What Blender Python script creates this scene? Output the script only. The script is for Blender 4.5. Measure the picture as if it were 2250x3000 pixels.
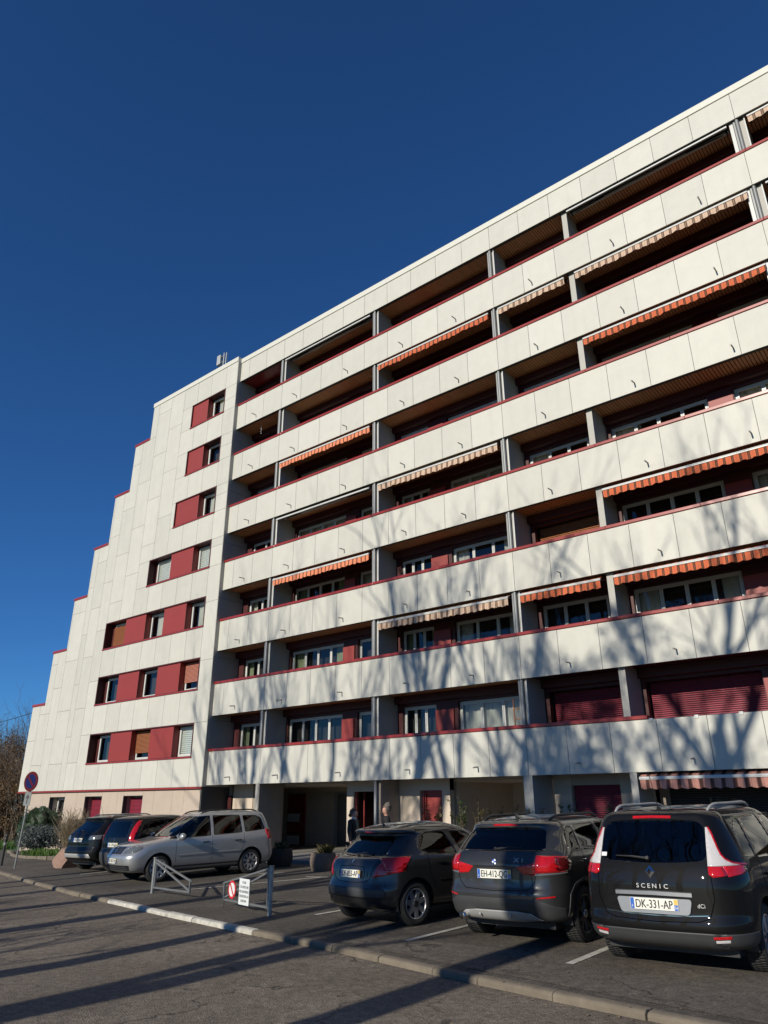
import bpy, bmesh, math, random
from mathutils import Vector, Matrix
from mathutils.bvhtree import BVHTree
for o in list(bpy.data.objects): bpy.data.objects.remove(o)
S = bpy.context.scene
COL = S.collection
PI = math.pi
R = math.radians

# ------------------------------------------------------------ camera, sky, sun, exposure
CAM = Vector((25.744, -19.316, 1.68)); YAW, PIT, ROL = .6866, .3879, -.0032
_F = Vector((-math.sin(YAW)*math.cos(PIT), math.cos(YAW)*math.cos(PIT), math.sin(PIT)))
_r = Vector((math.cos(YAW), math.sin(YAW), 0)); _u = _r.cross(_F)
_r, _u = _r*math.cos(ROL)+_u*math.sin(ROL), _u*math.cos(ROL)-_r*math.sin(ROL)
cd = bpy.data.cameras.new('camera'); cam = bpy.data.objects.new('camera', cd); COL.objects.link(cam)
cd.sensor_fit = 'VERTICAL'; cd.sensor_height = 36; cd.sensor_width = 27; cd.lens = 36*2104.57/3000
cd.clip_start = .05; cd.clip_end = 3000
mw = Matrix((_r, _u, -_F)).transposed().to_4x4(); mw.translation = CAM; cam.matrix_world = mw
S.camera = cam

SUN_EL, SUN_DRIFT = R(22), R(2.6)
w = bpy.data.worlds.new('World'); S.world = w; w.use_nodes = True
nt = w.node_tree; nt.nodes.clear()
sky = nt.nodes.new('ShaderNodeTexSky'); sky.sky_type = 'NISHITA'; sky.sun_disc = False
sky.sun_elevation = SUN_EL; sky.sun_rotation = PI + SUN_DRIFT
sky.altitude = 1500; sky.air_density = 1.0; sky.dust_density = 0; sky.ozone_density = 8.0
bgn = nt.nodes.new('ShaderNodeBackground'); bgn.inputs[1].default_value = .095
wo = nt.nodes.new('ShaderNodeOutputWorld')
tint = nt.nodes.new('ShaderNodeVectorMath'); tint.operation = 'MULTIPLY'; tint.inputs[1].default_value = (.58, .91, 1.09)   # clear, dry winter sky
nt.links.new(sky.outputs[0], tint.inputs[0]); nt.links.new(tint.outputs[0], bgn.inputs[0]); nt.links.new(bgn.outputs[0], wo.inputs[0])
sl = bpy.data.lights.new('sun', 'SUN'); sl.energy = 5.0; sl.angle = R(.5); sl.color = (1, .935, .80)
so = bpy.data.objects.new('sun', sl); COL.objects.link(so)
_sd = Vector((math.sin(SUN_DRIFT)*math.cos(SUN_EL), math.cos(SUN_DRIFT)*math.cos(SUN_EL), -math.sin(SUN_EL)))
so.rotation_euler = _sd.to_track_quat('-Z', 'Y').to_euler(); so.location = (20, -60, 40)
S.view_settings.view_transform = 'Standard'; S.view_settings.look = 'None'
S.view_settings.exposure = 0; S.view_settings.gamma = 1
S.render.engine = 'CYCLES'; S.cycles.diffuse_bounces = 3

# ------------------------------------------------------------ materials
MATS = {}
def M(name, col, rough=.6, metal=0, var=.08, scale=5, bump=0, bscale=60, rnd=0, coat=0, spec=.5, stretch=(1,1,1), dirt=0):
    m = bpy.data.materials.new(name); m.use_nodes = True; MATS[name] = m
    n = m.node_tree.nodes; l = m.node_tree.links; b = n['Principled BSDF']
    b.inputs['Roughness'].default_value = rough; b.inputs['Metallic'].default_value = metal
    b.inputs['Specular IOR Level'].default_value = spec
    if coat: b.inputs['Coat Weight'].default_value = coat; b.inputs['Coat Roughness'].default_value = .04
    tc = n.new('ShaderNodeTexCoord'); mp = n.new('ShaderNodeMapping'); mp.inputs['Scale'].default_value = stretch
    l.new(tc.outputs['Object'], mp.inputs['Vector'])
    nz = n.new('ShaderNodeTexNoise'); nz.inputs['Scale'].default_value = scale; nz.inputs['Detail'].default_value = 6; nz.inputs['Roughness'].default_value = .65
    l.new(mp.outputs[0], nz.inputs['Vector'])
    mr = n.new('ShaderNodeMapRange'); mr.inputs['From Min'].default_value = .25; mr.inputs['From Max'].default_value = .75
    mr.inputs['To Min'].default_value = 1-var; mr.inputs['To Max'].default_value = 1+var
    l.new(nz.outputs['Fac'], mr.inputs['Value'])
    fac = mr.outputs[0]
    if rnd:
        oi = n.new('ShaderNodeObjectInfo'); r2 = n.new('ShaderNodeMapRange')
        r2.inputs['To Min'].default_value = 1-rnd; r2.inputs['To Max'].default_value = 1+rnd
        l.new(oi.outputs['Random'], r2.inputs['Value'])
        mu = n.new('ShaderNodeMath'); mu.operation = 'MULTIPLY'; l.new(fac, mu.inputs[0]); l.new(r2.outputs[0], mu.inputs[1]); fac = mu.outputs[0]
    hs = n.new('ShaderNodeHueSaturation'); hs.inputs['Color'].default_value = (*col, 1); l.new(fac, hs.inputs['Value'])
    l.new(hs.outputs[0], b.inputs['Base Color'])
    if bump:
        n2 = n.new('ShaderNodeTexNoise'); n2.inputs['Scale'].default_value = bscale; n2.inputs['Detail'].default_value = 3
        l.new(mp.outputs[0], n2.inputs['Vector'])
        bp = n.new('ShaderNodeBump'); bp.inputs['Strength'].default_value = bump; bp.inputs['Distance'].default_value = .01
        l.new(n2.outputs['Fac'], bp.inputs['Height']); l.new(bp.outputs[0], b.inputs['Normal'])
    return m

def asphalt(name, base, tint2, patch=.5):
    m = bpy.data.materials.new(name); m.use_nodes = True; MATS[name] = m
    n = m.node_tree.nodes; l = m.node_tree.links; b = n['Principled BSDF']
    b.inputs['Roughness'].default_value = .85; b.inputs['Specular IOR Level'].default_value = .3
    tc = n.new('ShaderNodeTexCoord')
    big = n.new('ShaderNodeTexNoise'); big.inputs['Scale'].default_value = .55; big.inputs['Detail'].default_value = 7
    med = n.new('ShaderNodeTexNoise'); med.inputs['Scale'].default_value = 9; med.inputs['Detail'].default_value = 5
    vo = n.new('ShaderNodeTexVoronoi'); vo.inputs['Scale'].default_value = 58
    for q in (big, med, vo): l.new(tc.outputs['Object'], q.inputs['Vector'])
    r1 = n.new('ShaderNodeValToRGB'); r1.color_ramp.elements[0].position = .35; r1.color_ramp.elements[1].position = .68
    r1.color_ramp.elements[0].color = (*base, 1); r1.color_ramp.elements[1].color = (*tint2, 1)
    l.new(big.outputs['Fac'], r1.inputs['Fac'])
    sp = n.new('ShaderNodeSeparateColor'); l.new(vo.outputs['Color'], sp.inputs[0])
    r2 = n.new('ShaderNodeMapRange'); r2.inputs['From Min'].default_value = 0; r2.inputs['From Max'].default_value = 1
    r2.inputs['To Min'].default_value = .66; r2.inputs['To Max'].default_value = 1.34; l.new(sp.outputs[0], r2.inputs['Value'])
    r3 = n.new('ShaderNodeMapRange'); r3.inputs['From Min'].default_value = .3; r3.inputs['From Max'].default_value = .7
    r3.inputs['To Min'].default_value = 1-.25*patch; r3.inputs['To Max'].default_value = 1+.2*patch; l.new(med.outputs['Fac'], r3.inputs['Value'])
    mu = n.new('ShaderNodeMath'); mu.operation = 'MULTIPLY'; l.new(r2.outputs[0], mu.inputs[0]); l.new(r3.outputs[0], mu.inputs[1])
    hs = n.new('ShaderNodeHueSaturation'); l.new(r1.outputs[0], hs.inputs['Color']); l.new(mu.outputs[0], hs.inputs['Value'])
    # sparse cracks
    wn = n.new('ShaderNodeTexNoise'); wn.inputs['Scale'].default_value = 1.6; wn.inputs['Detail'].default_value = 6; l.new(tc.outputs['Object'], wn.inputs['Vector'])
    ad = n.new('ShaderNodeVectorMath'); ad.operation = 'ADD'; l.new(tc.outputs['Object'], ad.inputs[0]); l.new(wn.outputs['Color'], ad.inputs[1])
    ve = n.new('ShaderNodeTexVoronoi'); ve.feature = 'DISTANCE_TO_EDGE'; ve.inputs['Scale'].default_value = .42; l.new(ad.outputs[0], ve.inputs['Vector'])
    ck = n.new('ShaderNodeMapRange'); ck.inputs['From Min'].default_value = .003; ck.inputs['From Max'].default_value = .009; ck.inputs['To Min'].default_value = .38; ck.inputs['To Max'].default_value = 1; l.new(ve.outputs['Distance'], ck.inputs[0])
    mk = n.new('ShaderNodeMapRange'); mk.inputs['From Min'].default_value = .46; mk.inputs['From Max'].default_value = .56; l.new(big.outputs['Fac'], mk.inputs[0])
    cm = n.new('ShaderNodeMix'); cm.data_type = 'FLOAT'; l.new(mk.outputs[0], cm.inputs[0]); cm.inputs[2].default_value = 1; l.new(ck.outputs[0], cm.inputs[3])
    m4 = n.new('ShaderNodeMath'); m4.operation = 'MULTIPLY'; l.new(mu.outputs[0], m4.inputs[0]); l.new(cm.outputs[0], m4.inputs[1]); l.new(m4.outputs[0], hs.inputs['Value'])
    l.new(hs.outputs[0], b.inputs['Base Color'])
    bp = n.new('ShaderNodeBump'); bp.inputs['Strength'].default_value = .6; bp.inputs['Distance'].default_value = .012
    l.new(vo.outputs['Distance'], bp.inputs['Height']); l.new(bp.outputs[0], b.inputs['Normal'])
    return m

def glass(name, tint, rough=.02, ior=1.5, refl=1.0):
    m = bpy.data.materials.new(name); m.use_nodes = True; MATS[name] = m
    n = m.node_tree.nodes; l = m.node_tree.links; n.remove(n['Principled BSDF'])
    tr = n.new('ShaderNodeBsdfTransparent'); tr.inputs[0].default_value = (*tint, 1)
    gl = n.new('ShaderNodeBsdfGlossy'); gl.inputs['Roughness'].default_value = rough; gl.inputs[0].default_value = (refl, refl, refl, 1)
    fr = n.new('ShaderNodeFresnel'); fr.inputs['IOR'].default_value = ior
    mx = n.new('ShaderNodeMixShader'); l.new(fr.outputs[0], mx.inputs[0]); l.new(tr.outputs[0], mx.inputs[1]); l.new(gl.outputs[0], mx.inputs[2])
    l.new(mx.outputs[0], n['Material Output'].inputs[0])
    return m

def stripes(name, period, stops, rough=.8, trans=.25):
    """cloth printed with stripes along object X: stops = [(pos, colour), ...]"""
    m = bpy.data.materials.new(name); m.use_nodes = True; MATS[name] = m
    n = m.node_tree.nodes; l = m.node_tree.links; b = n['Principled BSDF']; b.inputs['Roughness'].default_value = rough
    b.inputs['Specular IOR Level'].default_value = .2
    tc = n.new('ShaderNodeTexCoord'); sx = n.new('ShaderNodeSeparateXYZ'); l.new(tc.outputs['Object'], sx.inputs[0])
    d = n.new('ShaderNodeMath'); d.operation = 'DIVIDE'; d.inputs[1].default_value = period; l.new(sx.outputs[0], d.inputs[0])
    f = n.new('ShaderNodeMath'); f.operation = 'FRACT'; l.new(d.outputs[0], f.inputs[0])
    cr = n.new('ShaderNodeValToRGB'); cr.color_ramp.interpolation = 'CONSTANT'; e = cr.color_ramp.elements
    while len(e) > 1: e.remove(e[-1])
    e[0].position = 0; e[0].color = (*stops[0][1], 1)
    for p, c in stops[1:]:
        q = e.new(p); q.color = (*c, 1)
    l.new(f.outputs[0], cr.inputs[0])
    nz = n.new('ShaderNodeTexNoise'); nz.inputs['Scale'].default_value = 3; l.new(tc.outputs['Object'], nz.inputs['Vector'])
    mr = n.new('ShaderNodeMapRange'); mr.inputs['To Min'].default_value = .8; mr.inputs['To Max'].default_value = 1.2; l.new(nz.outputs[0], mr.inputs[0])
    hs = n.new('ShaderNodeHueSaturation'); l.new(cr.outputs[0], hs.inputs['Color']); l.new(mr.outputs[0], hs.inputs['Value'])
    l.new(hs.outputs[0], b.inputs['Base Color'])
    return m

def paint(name, col, metal=.5, rough=.3, coat=1.0):
    """car paint outside, dark trim on the inner side of the shell"""
    m = M(name, col, rough=rough, metal=metal, var=.06, scale=2.5, coat=coat)
    n = m.node_tree.nodes; l = m.node_tree.links; b = n['Principled BSDF']
    g = n.new('ShaderNodeNewGeometry'); d = n.new('ShaderNodeBsdfDiffuse'); d.inputs[0].default_value = (.02, .02, .021, 1)
    mx = n.new('ShaderNodeMixShader'); l.new(g.outputs['Backfacing'], mx.inputs[0]); l.new(b.outputs[0], mx.inputs[1]); l.new(d.outputs[0], mx.inputs[2])
    l.new(mx.outputs[0], n['Material Output'].inputs[0])
    # thin road film
    nz = n.new('ShaderNodeTexNoise'); nz.inputs['Scale'].default_value = 7; nz.inputs['Detail'].default_value = 5
    tc = n.new('ShaderNodeTexCoord'); l.new(tc.outputs['Object'], nz.inputs['Vector'])
    r = n.new('ShaderNodeMapRange'); r.inputs['To Min'].default_value = .01; r.inputs['To Max'].default_value = .05; l.new(nz.outputs[0], r.inputs[0])
    l.new(r.outputs[0], b.inputs['Coat Roughness'])
    return m

def leafmat(name, col, var=.35, trans=.3):
    m = bpy.data.materials.new(name); m.use_nodes = True; MATS[name] = m
    n = m.node_tree.nodes; l = m.node_tree.links; b = n['Principled BSDF']; b.inputs['Roughness'].default_value = .55
    tc = n.new('ShaderNodeTexCoord'); nz = n.new('ShaderNodeTexNoise'); nz.inputs['Scale'].default_value = 9; nz.inputs['Detail'].default_value = 4
    l.new(tc.outputs['Object'], nz.inputs['Vector'])
    mr = n.new('ShaderNodeMapRange'); mr.inputs['From Min'].default_value = .3; mr.inputs['From Max'].default_value = .7
    mr.inputs['To Min'].default_value = 1-var; mr.inputs['To Max'].default_value = 1+var; l.new(nz.outputs[0], mr.inputs[0])
    hs = n.new('ShaderNodeHueSaturation'); hs.inputs['Color'].default_value = (*col, 1); l.new(mr.outputs[0], hs.inputs['Value'])
    l.new(hs.outputs[0], b.inputs['Base Color'])
    t = n.new('ShaderNodeBsdfTranslucent'); l.new(hs.outputs[0], t.inputs[0])
    mx = n.new('ShaderNodeMixShader'); mx.inputs[0].default_value = trans; l.new(b.outputs[0], mx.inputs[1]); l.new(t.outputs[0], mx.inputs[2])
    l.new(mx.outputs[0], n['Material Output'].inputs[0])
    return m

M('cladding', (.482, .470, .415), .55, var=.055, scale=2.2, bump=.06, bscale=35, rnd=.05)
def streaks(m, amt):
    n = m.node_tree.nodes; l = m.node_tree.links; hs = [q for q in n if q.type == 'HUE_SAT'][0]; src = hs.inputs['Value'].links[0].from_socket
    g = n.new('ShaderNodeNewGeometry'); mp = n.new('ShaderNodeMapping'); mp.inputs['Scale'].default_value = (3.5, 3.5, .3); l.new(g.outputs['Position'], mp.inputs['Vector'])
    nz = n.new('ShaderNodeTexNoise'); nz.inputs['Scale'].default_value = 1; nz.inputs['Detail'].default_value = 5; l.new(mp.outputs[0], nz.inputs['Vector'])
    r = n.new('ShaderNodeMapRange'); r.inputs['From Min'].default_value = .5; r.inputs['From Max'].default_value = .8; r.inputs['To Min'].default_value = 1; r.inputs['To Max'].default_value = 1-amt; l.new(nz.outputs[0], r.inputs[0])
    m2 = n.new('ShaderNodeMath'); m2.operation = 'MULTIPLY'; l.new(src, m2.inputs[0]); l.new(r.outputs[0], m2.inputs[1]); l.new(m2.outputs[0], hs.inputs['Value'])
streaks(MATS['cladding'], .07)
M('cladding_fin', (.36, .345, .31), .6, var=.06, scale=2, bump=.05)  # cladding tone lowered, part of the loggia shade is in the colour
M('joint', (.05, .05, .048), .8)
M('coping', (.56, .55, .48), .45, var=.03)
M('red_trim', (.25, .025, .021), .3, var=.05, scale=2, spec=.5)
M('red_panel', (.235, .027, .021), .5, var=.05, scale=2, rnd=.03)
M('red_dark', (.055, .005, .006), .55, var=.08)  # loggia shade is worked into this near-black red
M('wood_slat', (.62, .28, .12), .6, var=.25, scale=1.5, stretch=(14, .8, 1), bump=.1)
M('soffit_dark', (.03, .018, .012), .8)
M('ground_beige', (.52, .435, .35), .75, var=.07, scale=2.5, bump=.1); M('base_beige', (.41, .335, .27), .75, var=.07, scale=2.5, bump=.1, rnd=.03)
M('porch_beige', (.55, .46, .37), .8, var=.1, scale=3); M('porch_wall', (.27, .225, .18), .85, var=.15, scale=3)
M('shutter_magenta', (.27, .013, .04), .4, var=.06)
M('shutter_brown', (.33, .11, .035), .5, var=.08)
M('shutter_pink', (.50, .19, .13), .5, var=.05)
M('white_pvc', (.54, .54, .515), .35, var=.03)
M('blind_white', (.60, .61, .58), .6, var=.04)
M('zinc', (.22, .225, .225), .5, metal=.3, var=.08, scale=3)
M('spout', (.36, .35, .32), .5)
M('curtain', (.56, .54, .47), .9, var=.12, scale=4, stretch=(6, 1, .3))
M('curtain_green', (.30, .33, .20), .9, var=.12, scale=4, stretch=(6, 1, .3))
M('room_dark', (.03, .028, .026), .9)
M('concrete', (.22, .205, .18), .9, var=.18, scale=7, bump=.25, bscale=50, rnd=.06)
M('concrete_kerb', (.155, .128, .096), .92, var=.25, scale=5, bump=.35, bscale=60, rnd=.08)
M('white_road_paint', (.44, .42, .37), .85, var=.4, scale=7, bump=.3, bscale=90)
M('black_plastic', (.018, .018, .019), .5, var=.15, scale=8)
M('grey_plastic', (.036, .037, .039), .55, var=.12, scale=6)
M('silver_plastic', (.36, .36, .35), .42, metal=.3, var=.06)
M('rubber', (.016, .016, .016), .8, var=.25, scale=20, bump=.2)
M('alloy', (.42, .42, .43), .3, metal=.75, var=.08)
M('alloy_dark', (.07, .07, .075), .35, metal=.7)
M('chrome', (.62, .62, .63), .1, metal=1, var=.02)
M('galvanised', (.22, .228, .23), .45, metal=.55, var=.2, scale=14)
M('old_white_paint', (.40, .39, .35), .6, var=.45, scale=18)
M('sign_red', (.52, .018, .022), .35); M('sign_white', (.62, .65, .66), .35, var=.06); M('sign_back_grey', (.16, .17, .17), .5)
M('sign_blue_dark', (.006, .012, .07), .7, spec=.1); M('sign_red_dark', (.085, .008, .010), .7, spec=.1)  # tree shade over the road sign is put into these dark colours
M('plate_white', (.68, .67, .60), .35, var=.03); M('plate_blue', (.02, .10, .42), .35); M('gap_black', (.002, .002, .002), 1, spec=0); M('badge_silver', (.50, .50, .49), .4, metal=.2); M('ink', (.012, .012, .012), .5)
M('plate_yellow', (.62, .42, .08), .4)
M('lens_red', (.42, .008, .012), .12, var=.25, scale=30, coat=.8)
M('lens_dark_red', (.10, .006, .008), .12, coat=.8); M('lens_clear', (.52, .50, .50), .12, var=.12, scale=40, coat=.8)
M('lens_smoke', (.10, .11, .115), .08, var=.2, scale=12, coat=1)
M('seat_cloth', (.035, .035, .04), .9); M('seat_light', (.22, .21, .2), .9)
M('bark', (.11, .085, .062), .95, var=.3, scale=8, bump=.6, bscale=14, stretch=(1, 1, .25))
M('twig', (.10, .075, .055), .9)
M('soil', (.07, .05, .035), .95, var=.3, scale=10, bump=.5)
M('stone_planter', (.13, .10, .082), .95, var=.3, scale=16, bump=.5, bscale=60)
M('stone_planter_dark', (.035, .031, .028), .95, var=.3, scale=16, bump=.5, bscale=60)
M('pink_granite', (.24, .15, .115), .9, var=.3, scale=14, bump=.5, bscale=50)
M('skin', (.50, .27, .19), .55, var=.05); M('hair_brown', (.10, .055, .028), .6, var=.4, scale=40); M('hair_grey', (.12, .098, .08), .6, var=.5, scale=40)
M('coat_black', (.010, .010, .011), .85, var=.3, scale=10); M('top_olive', (.12, .125, .085), .85, var=.4, scale=26); M('wool_white', (.58, .54, .48), .9, var=.1, scale=30)
M('trouser', (.02, .021, .026), .85); M('shoe', (.015, .012, .01), .5); M('bag_leather', (.16, .08, .03), .5)
M('antenna_white', (.33, .345, .34), .5); M('sticker_white', (.66, .66, .66), .5)
M('copper_lamp', (.3, .3, .3), .5)
asphalt('asphalt_road', (.135, .111, .088), (.19, .158, .126), 1.0)
asphalt('asphalt_parking', (.072, .062, .052), (.122, .106, .088), 1.0)
asphalt('asphalt_patch', (.10, .085, .069), (.145, .123, .10), 1.0)
glass('window_glass', (.72, .75, .75), .015, 1.55)
glass('car_glass', (.10, .12, .12), .02, 1.55)
glass('car_glass_clear', (.30, .33, .33), .02, 1.5)
BRN = (.085, .038, .022)
stripes('cloth_orange', .205, [(0, (.52, .125, .055)), (.30, (.36, .075, .035)), (.33, (.52, .125, .055)), (.66, BRN), (.80, (.30, .09, .04)), (.84, BRN)])
stripes('cloth_salmon', .205, [(0, (.66, .22, .115)), (.66, (.16, .06, .035)), (.96, (.5, .17, .09))])
stripes('cloth_beige', .235, [(0, (.52, .37, .27)), (.26, (.36, .24, .17)), (.29, (.52, .37, .27)), (.60, (.13, .075, .05)), (.74, (.40, .28, .2)), (.79, (.13, .075, .05)), (.95, (.4, .28, .2))])
stripes('cloth_pink', .262, [(0, (.50, .24, .19)), (.12, (.34, .15, .11)), (.16, (.50, .24, .19)), (.56, (.25, .12, .09)), (.62, (.085, .04, .035)), (.92, (.3, .14, .1))])
paint('paint_black', (.004, .004, .0045), .0, .6, .65); MATS['paint_black'].node_tree.nodes['Principled BSDF'].inputs['Specular IOR Level'].default_value = .1
paint('paint_graphite', (.034, .0345, .0355), .3, .35)
paint('paint_charcoal', (.018, .0183, .019), .25, .35)
paint('paint_silver', (.37, .378, .385), .6, .34)
leafmat('leaf_dark', (.017, .036, .011), .4, .12); leafmat('leaf_blue', (.07, .085, .082), .4, .15); leafmat('leaf_green', (.04, .06, .014))
leafmat('leaf_dry', (.26, .20, .13), .3); leafmat('leaf_brown', (.15, .085, .034), .5); leafmat('leaf_yellow', (.10, .08, .02), .45)
leafmat('grass_blade', (.07, .14, .018), .3)

# ------------------------------------------------------------ mesh helpers
class MB:
    def __init__(s): s.v = []; s.f = []
    def poly(s, pts): 
        n = len(s.v); s.v += [tuple(p) for p in pts]; s.f.append(tuple(range(n, n+len(pts)))); return s
    def box(s, x0, x1, y0, y1, z0, z1):
        n = len(s.v)
        s.v += [(x0,y0,z0),(x1,y0,z0),(x1,y1,z0),(x0,y1,z0),(x0,y0,z1),(x1,y0,z1),(x1,y1,z1),(x0,y1,z1)]
        s.f += [tuple(n+i for i in q) for q in ((0,3,2,1),(4,5,6,7),(0,1,5,4),(1,2,6,5),(2,3,7,6),(3,0,4,7))]; return s
    def prism_y(s, pts, y0, y1):   # polygon in (x,z), counter-clockwise seen from -y
        n = len(s.v); k = len(pts)
        s.v += [(x,y0,z) for x,z in pts]+[(x,y1,z) for x,z in pts]
        s.f.append(tuple(range(n, n+k))); s.f.append(tuple(range(n+2*k-1, n+k-1, -1)))
        for i in range(k): j = (i+1) % k; s.f.append((n+j, n+i, n+k+i, n+k+j))
        return s
    def prism_z(s, pts, z0, z1):   # polygon in (x,y) ccw from above
        n = len(s.v); k = len(pts)
        s.v += [(x,y,z0) for x,y in pts]+[(x,y,z1) for x,y in pts]
        s.f.append(tuple(range(n+k-1, n-1, -1))); s.f.append(tuple(range(n+k, n+2*k)))
        for i in range(k): j = (i+1) % k; s.f.append((n+i, n+j, n+k+j, n+k+i))
        return s
    def tube(s, pts, rad, n=8, cap=True):
        pts = [Vector(p) for p in pts]
        if not isinstance(rad, (list, tuple)): rad = [rad]*len(pts)
        base = len(s.v); prev = None
        for i, p in enumerate(pts):
            t = (pts[min(i+1, len(pts)-1)]-pts[max(i-1, 0)]).normalized()
            if prev is None:
                a = Vector((0,0,1)) if abs(t.z) < .9 else Vector((1,0,0)); u = t.cross(a).normalized()
            else:
                u = (prev-t*prev.dot(t)).normalized()
            prev = u; v = t.cross(u)
            for j in range(n):
                an = 2*PI*j/n; s.v.append(tuple(p+(u*math.cos(an)+v*math.sin(an))*rad[i]))
        for i in range(len(pts)-1):
            for j in range(n):
                a = base+i*n+j; b = base+i*n+(j+1) % n; s.f.append((a, b, b+n, a+n))
        if cap:
            s.f.append(tuple(base+j for j in range(n-1, -1, -1))); e = base+(len(pts)-1)*n; s.f.append(tuple(e+j for j in range(n)))
        return s
    def lathe(s, prof, n=32, axis='z', c=(0,0,0)):   # prof [(r, h)]
        base = len(s.v); k = len(prof)
        for j in range(n):
            a = 2*PI*j/n; ca, sa = math.cos(a), math.sin(a)
            for r, h in prof:
                p = {'z': (r*ca, r*sa, h), 'x': (h, r*ca, r*sa), 'y': (r*sa, h, r*ca)}[axis]
                s.v.append((p[0]+c[0], p[1]+c[1], p[2]+c[2]))
        for j in range(n):
            j2 = (j+1) % n
            for i in range(k-1): s.f.append((base+j*k+i, base+j2*k+i, base+j2*k+i+1, base+j*k+i+1))
        return s
    def mesh(s, name, smooth=False):
        me = bpy.data.meshes.new(name); me.from_pydata(s.v, [], s.f); me.update()
        if smooth: me.polygons.foreach_set('use_smooth', [True]*len(me.polygons))
        return me
    def build(s, name, mat=None, parent=None, smooth=False, bevel=0, fix=False):
        me = s.mesh(name, smooth)
        if fix:
            b = bmesh.new(); b.from_mesh(me); bmesh.ops.recalc_face_normals(b, faces=b.faces); b.to_mesh(me); b.free()
        return link(name, me, mat, parent, bevel)
def link(name, me, mat=None, parent=None, bevel=0):
    o = bpy.data.objects.new(name, me); COL.objects.link(o)
    if mat and not me.materials: me.materials.append(MATS[mat] if isinstance(mat, str) else mat)
    if parent: o.parent = parent
    if bevel:
        b = o.modifiers.new('bevel', 'BEVEL'); b.width = bevel; b.segments = 2; b.limit_method = 'ANGLE'
    return o
def tag(o, label=None, cat=None, group=None, kind=None):
    if label: o['label'] = label
    if cat: o['category'] = cat
    if group: o['group'] = group
    if kind: o['kind'] = kind
    return o
def empty(name, loc=(0,0,0), rz=0, label=None, cat=None, group=None):
    o = bpy.data.objects.new(name, None); COL.objects.link(o); o.location = loc; o.rotation_euler.z = rz; o.empty_display_size = .2
    return tag(o, label, cat, group)
def inst(src, parent=None, loc=None, rot=None):
    o = src.copy(); COL.objects.link(o)
    if parent: o.parent = parent
    if loc is not None: o.location = loc
    if rot is not None: o.rotation_euler = rot
    return o
def text_mesh(body, size, depth=.0015, sx=1.0, align='CENTER'):
    c = bpy.data.curves.new('lettering', 'FONT'); c.body = body; c.size = size; c.extrude = depth; c.align_x = align; c.align_y = 'CENTER'
    c.resolution_u = 3
    o = bpy.data.objects.new('lettering', c); COL.objects.link(o)
    bpy.context.view_layer.update()
    me = bpy.data.meshes.new_from_object(o.evaluated_get(bpy.context.evaluated_depsgraph_get()))
    bpy.data.objects.remove(o); bpy.data.curves.remove(c)
    for v in me.vertices: v.co.x *= sx
    me.materials.clear()
    return me
def gz(x, y):   # the site falls gently to the left and rises to the house
    return .0145*(min(max(x,-40),60)-22)+.023*(min(max(y,-13.5),2)+10.3)
# ------------------------------------------------------------ ground, road, kerbs, markings
rng = random.Random(7)
M('lawn', (.065, .095, .022), .9, var=.35, scale=3, bump=.4, bscale=30)
def grid_sheet(name, xs, ys, off, mat, clip=None):
    m = MB(); nx = len(xs)
    for y in ys:
        for x in xs:
            yy = clip(x, y) if clip else y
            m.v.append((x, yy, gz(x, yy)+off))
    for j in range(len(ys)-1):
        for i in range(nx-1): a = j*nx+i; m.f.append((a, a+1, a+nx+1, a+nx))
    return tag(m.build(name, mat), kind='structure')
def sheet(name, pts, off, mat):
    m = MB(); m.poly([(x, y, gz(x, y)+off) for x, y in pts]); return tag(m.build(name, mat, fix=True), kind='structure')
grid_sheet('ground', [-600,-40,60,600], [-600,-13.5,2,600], -.17, 'lawn')
KL = [(-40,1.5),(-22,-3.2),(-10,-5.6),(-.8,-7.05),(4,-8.3),(7.9,-9.22),(10.6,-9.72),(13,-10.2),(16.2,-10.76),(17.9,-11.02),(20.2,-11.5),(22.1,-11.83),(24.5,-12.15),(36,-13.3),(60,-15.6)]
def kerb_y(x):
    for (xa, ya), (xb, yb) in zip(KL, KL[1:]):
        if xa <= x <= xb: return ya+(yb-ya)*(x-xa)/(xb-xa)
    return KL[-1][1]
grid_sheet('road', sorted(set([p[0] for p in KL]+list(range(-38, 60, 4)))), [-21.6,-20,-16,-14,-13.5,-12,-10,-8,-6,-4,-2,0,2], -.062, 'asphalt_road', lambda x, y: min(y, kerb_y(x)+.05))
sheet('parking_lot', [(x, y+.05) for x, y in KL[3:]]+[(60,-1.6),(-.8,-1.6)], 0, 'asphalt_parking')
sheet('side_path', [(-22,-3.1),(-10,-5.5),(-.805,-6.95),(-.805,-4.2),(-6,-3.6),(-11,-2.0),(-22,.8)], 0, 'asphalt_parking')
sheet('parking_strip', [(17.9,-10.8),(20.2,-11.28),(24.5,-11.93),(36,-13.05),(36,-10.9),(27,-9.9),(21.5,-10.1),(18.3,-10.2)], .0045, 'asphalt_patch')
def kerb_at(s):
    for (a, b) in zip(KL, KL[1:]):
        a, b = Vector(a), Vector(b); L = (b-a).length
        if s <= L: return a+(b-a)*(s/L), (b-a).normalized()
        s -= L
    return Vector(KL[-1]), (Vector(KL[-1])-Vector(KL[-2])).normalized()
kerb = empty('kerb', (0,0,0)); kerb['kind'] = 'structure'
s = 6.0
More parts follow.
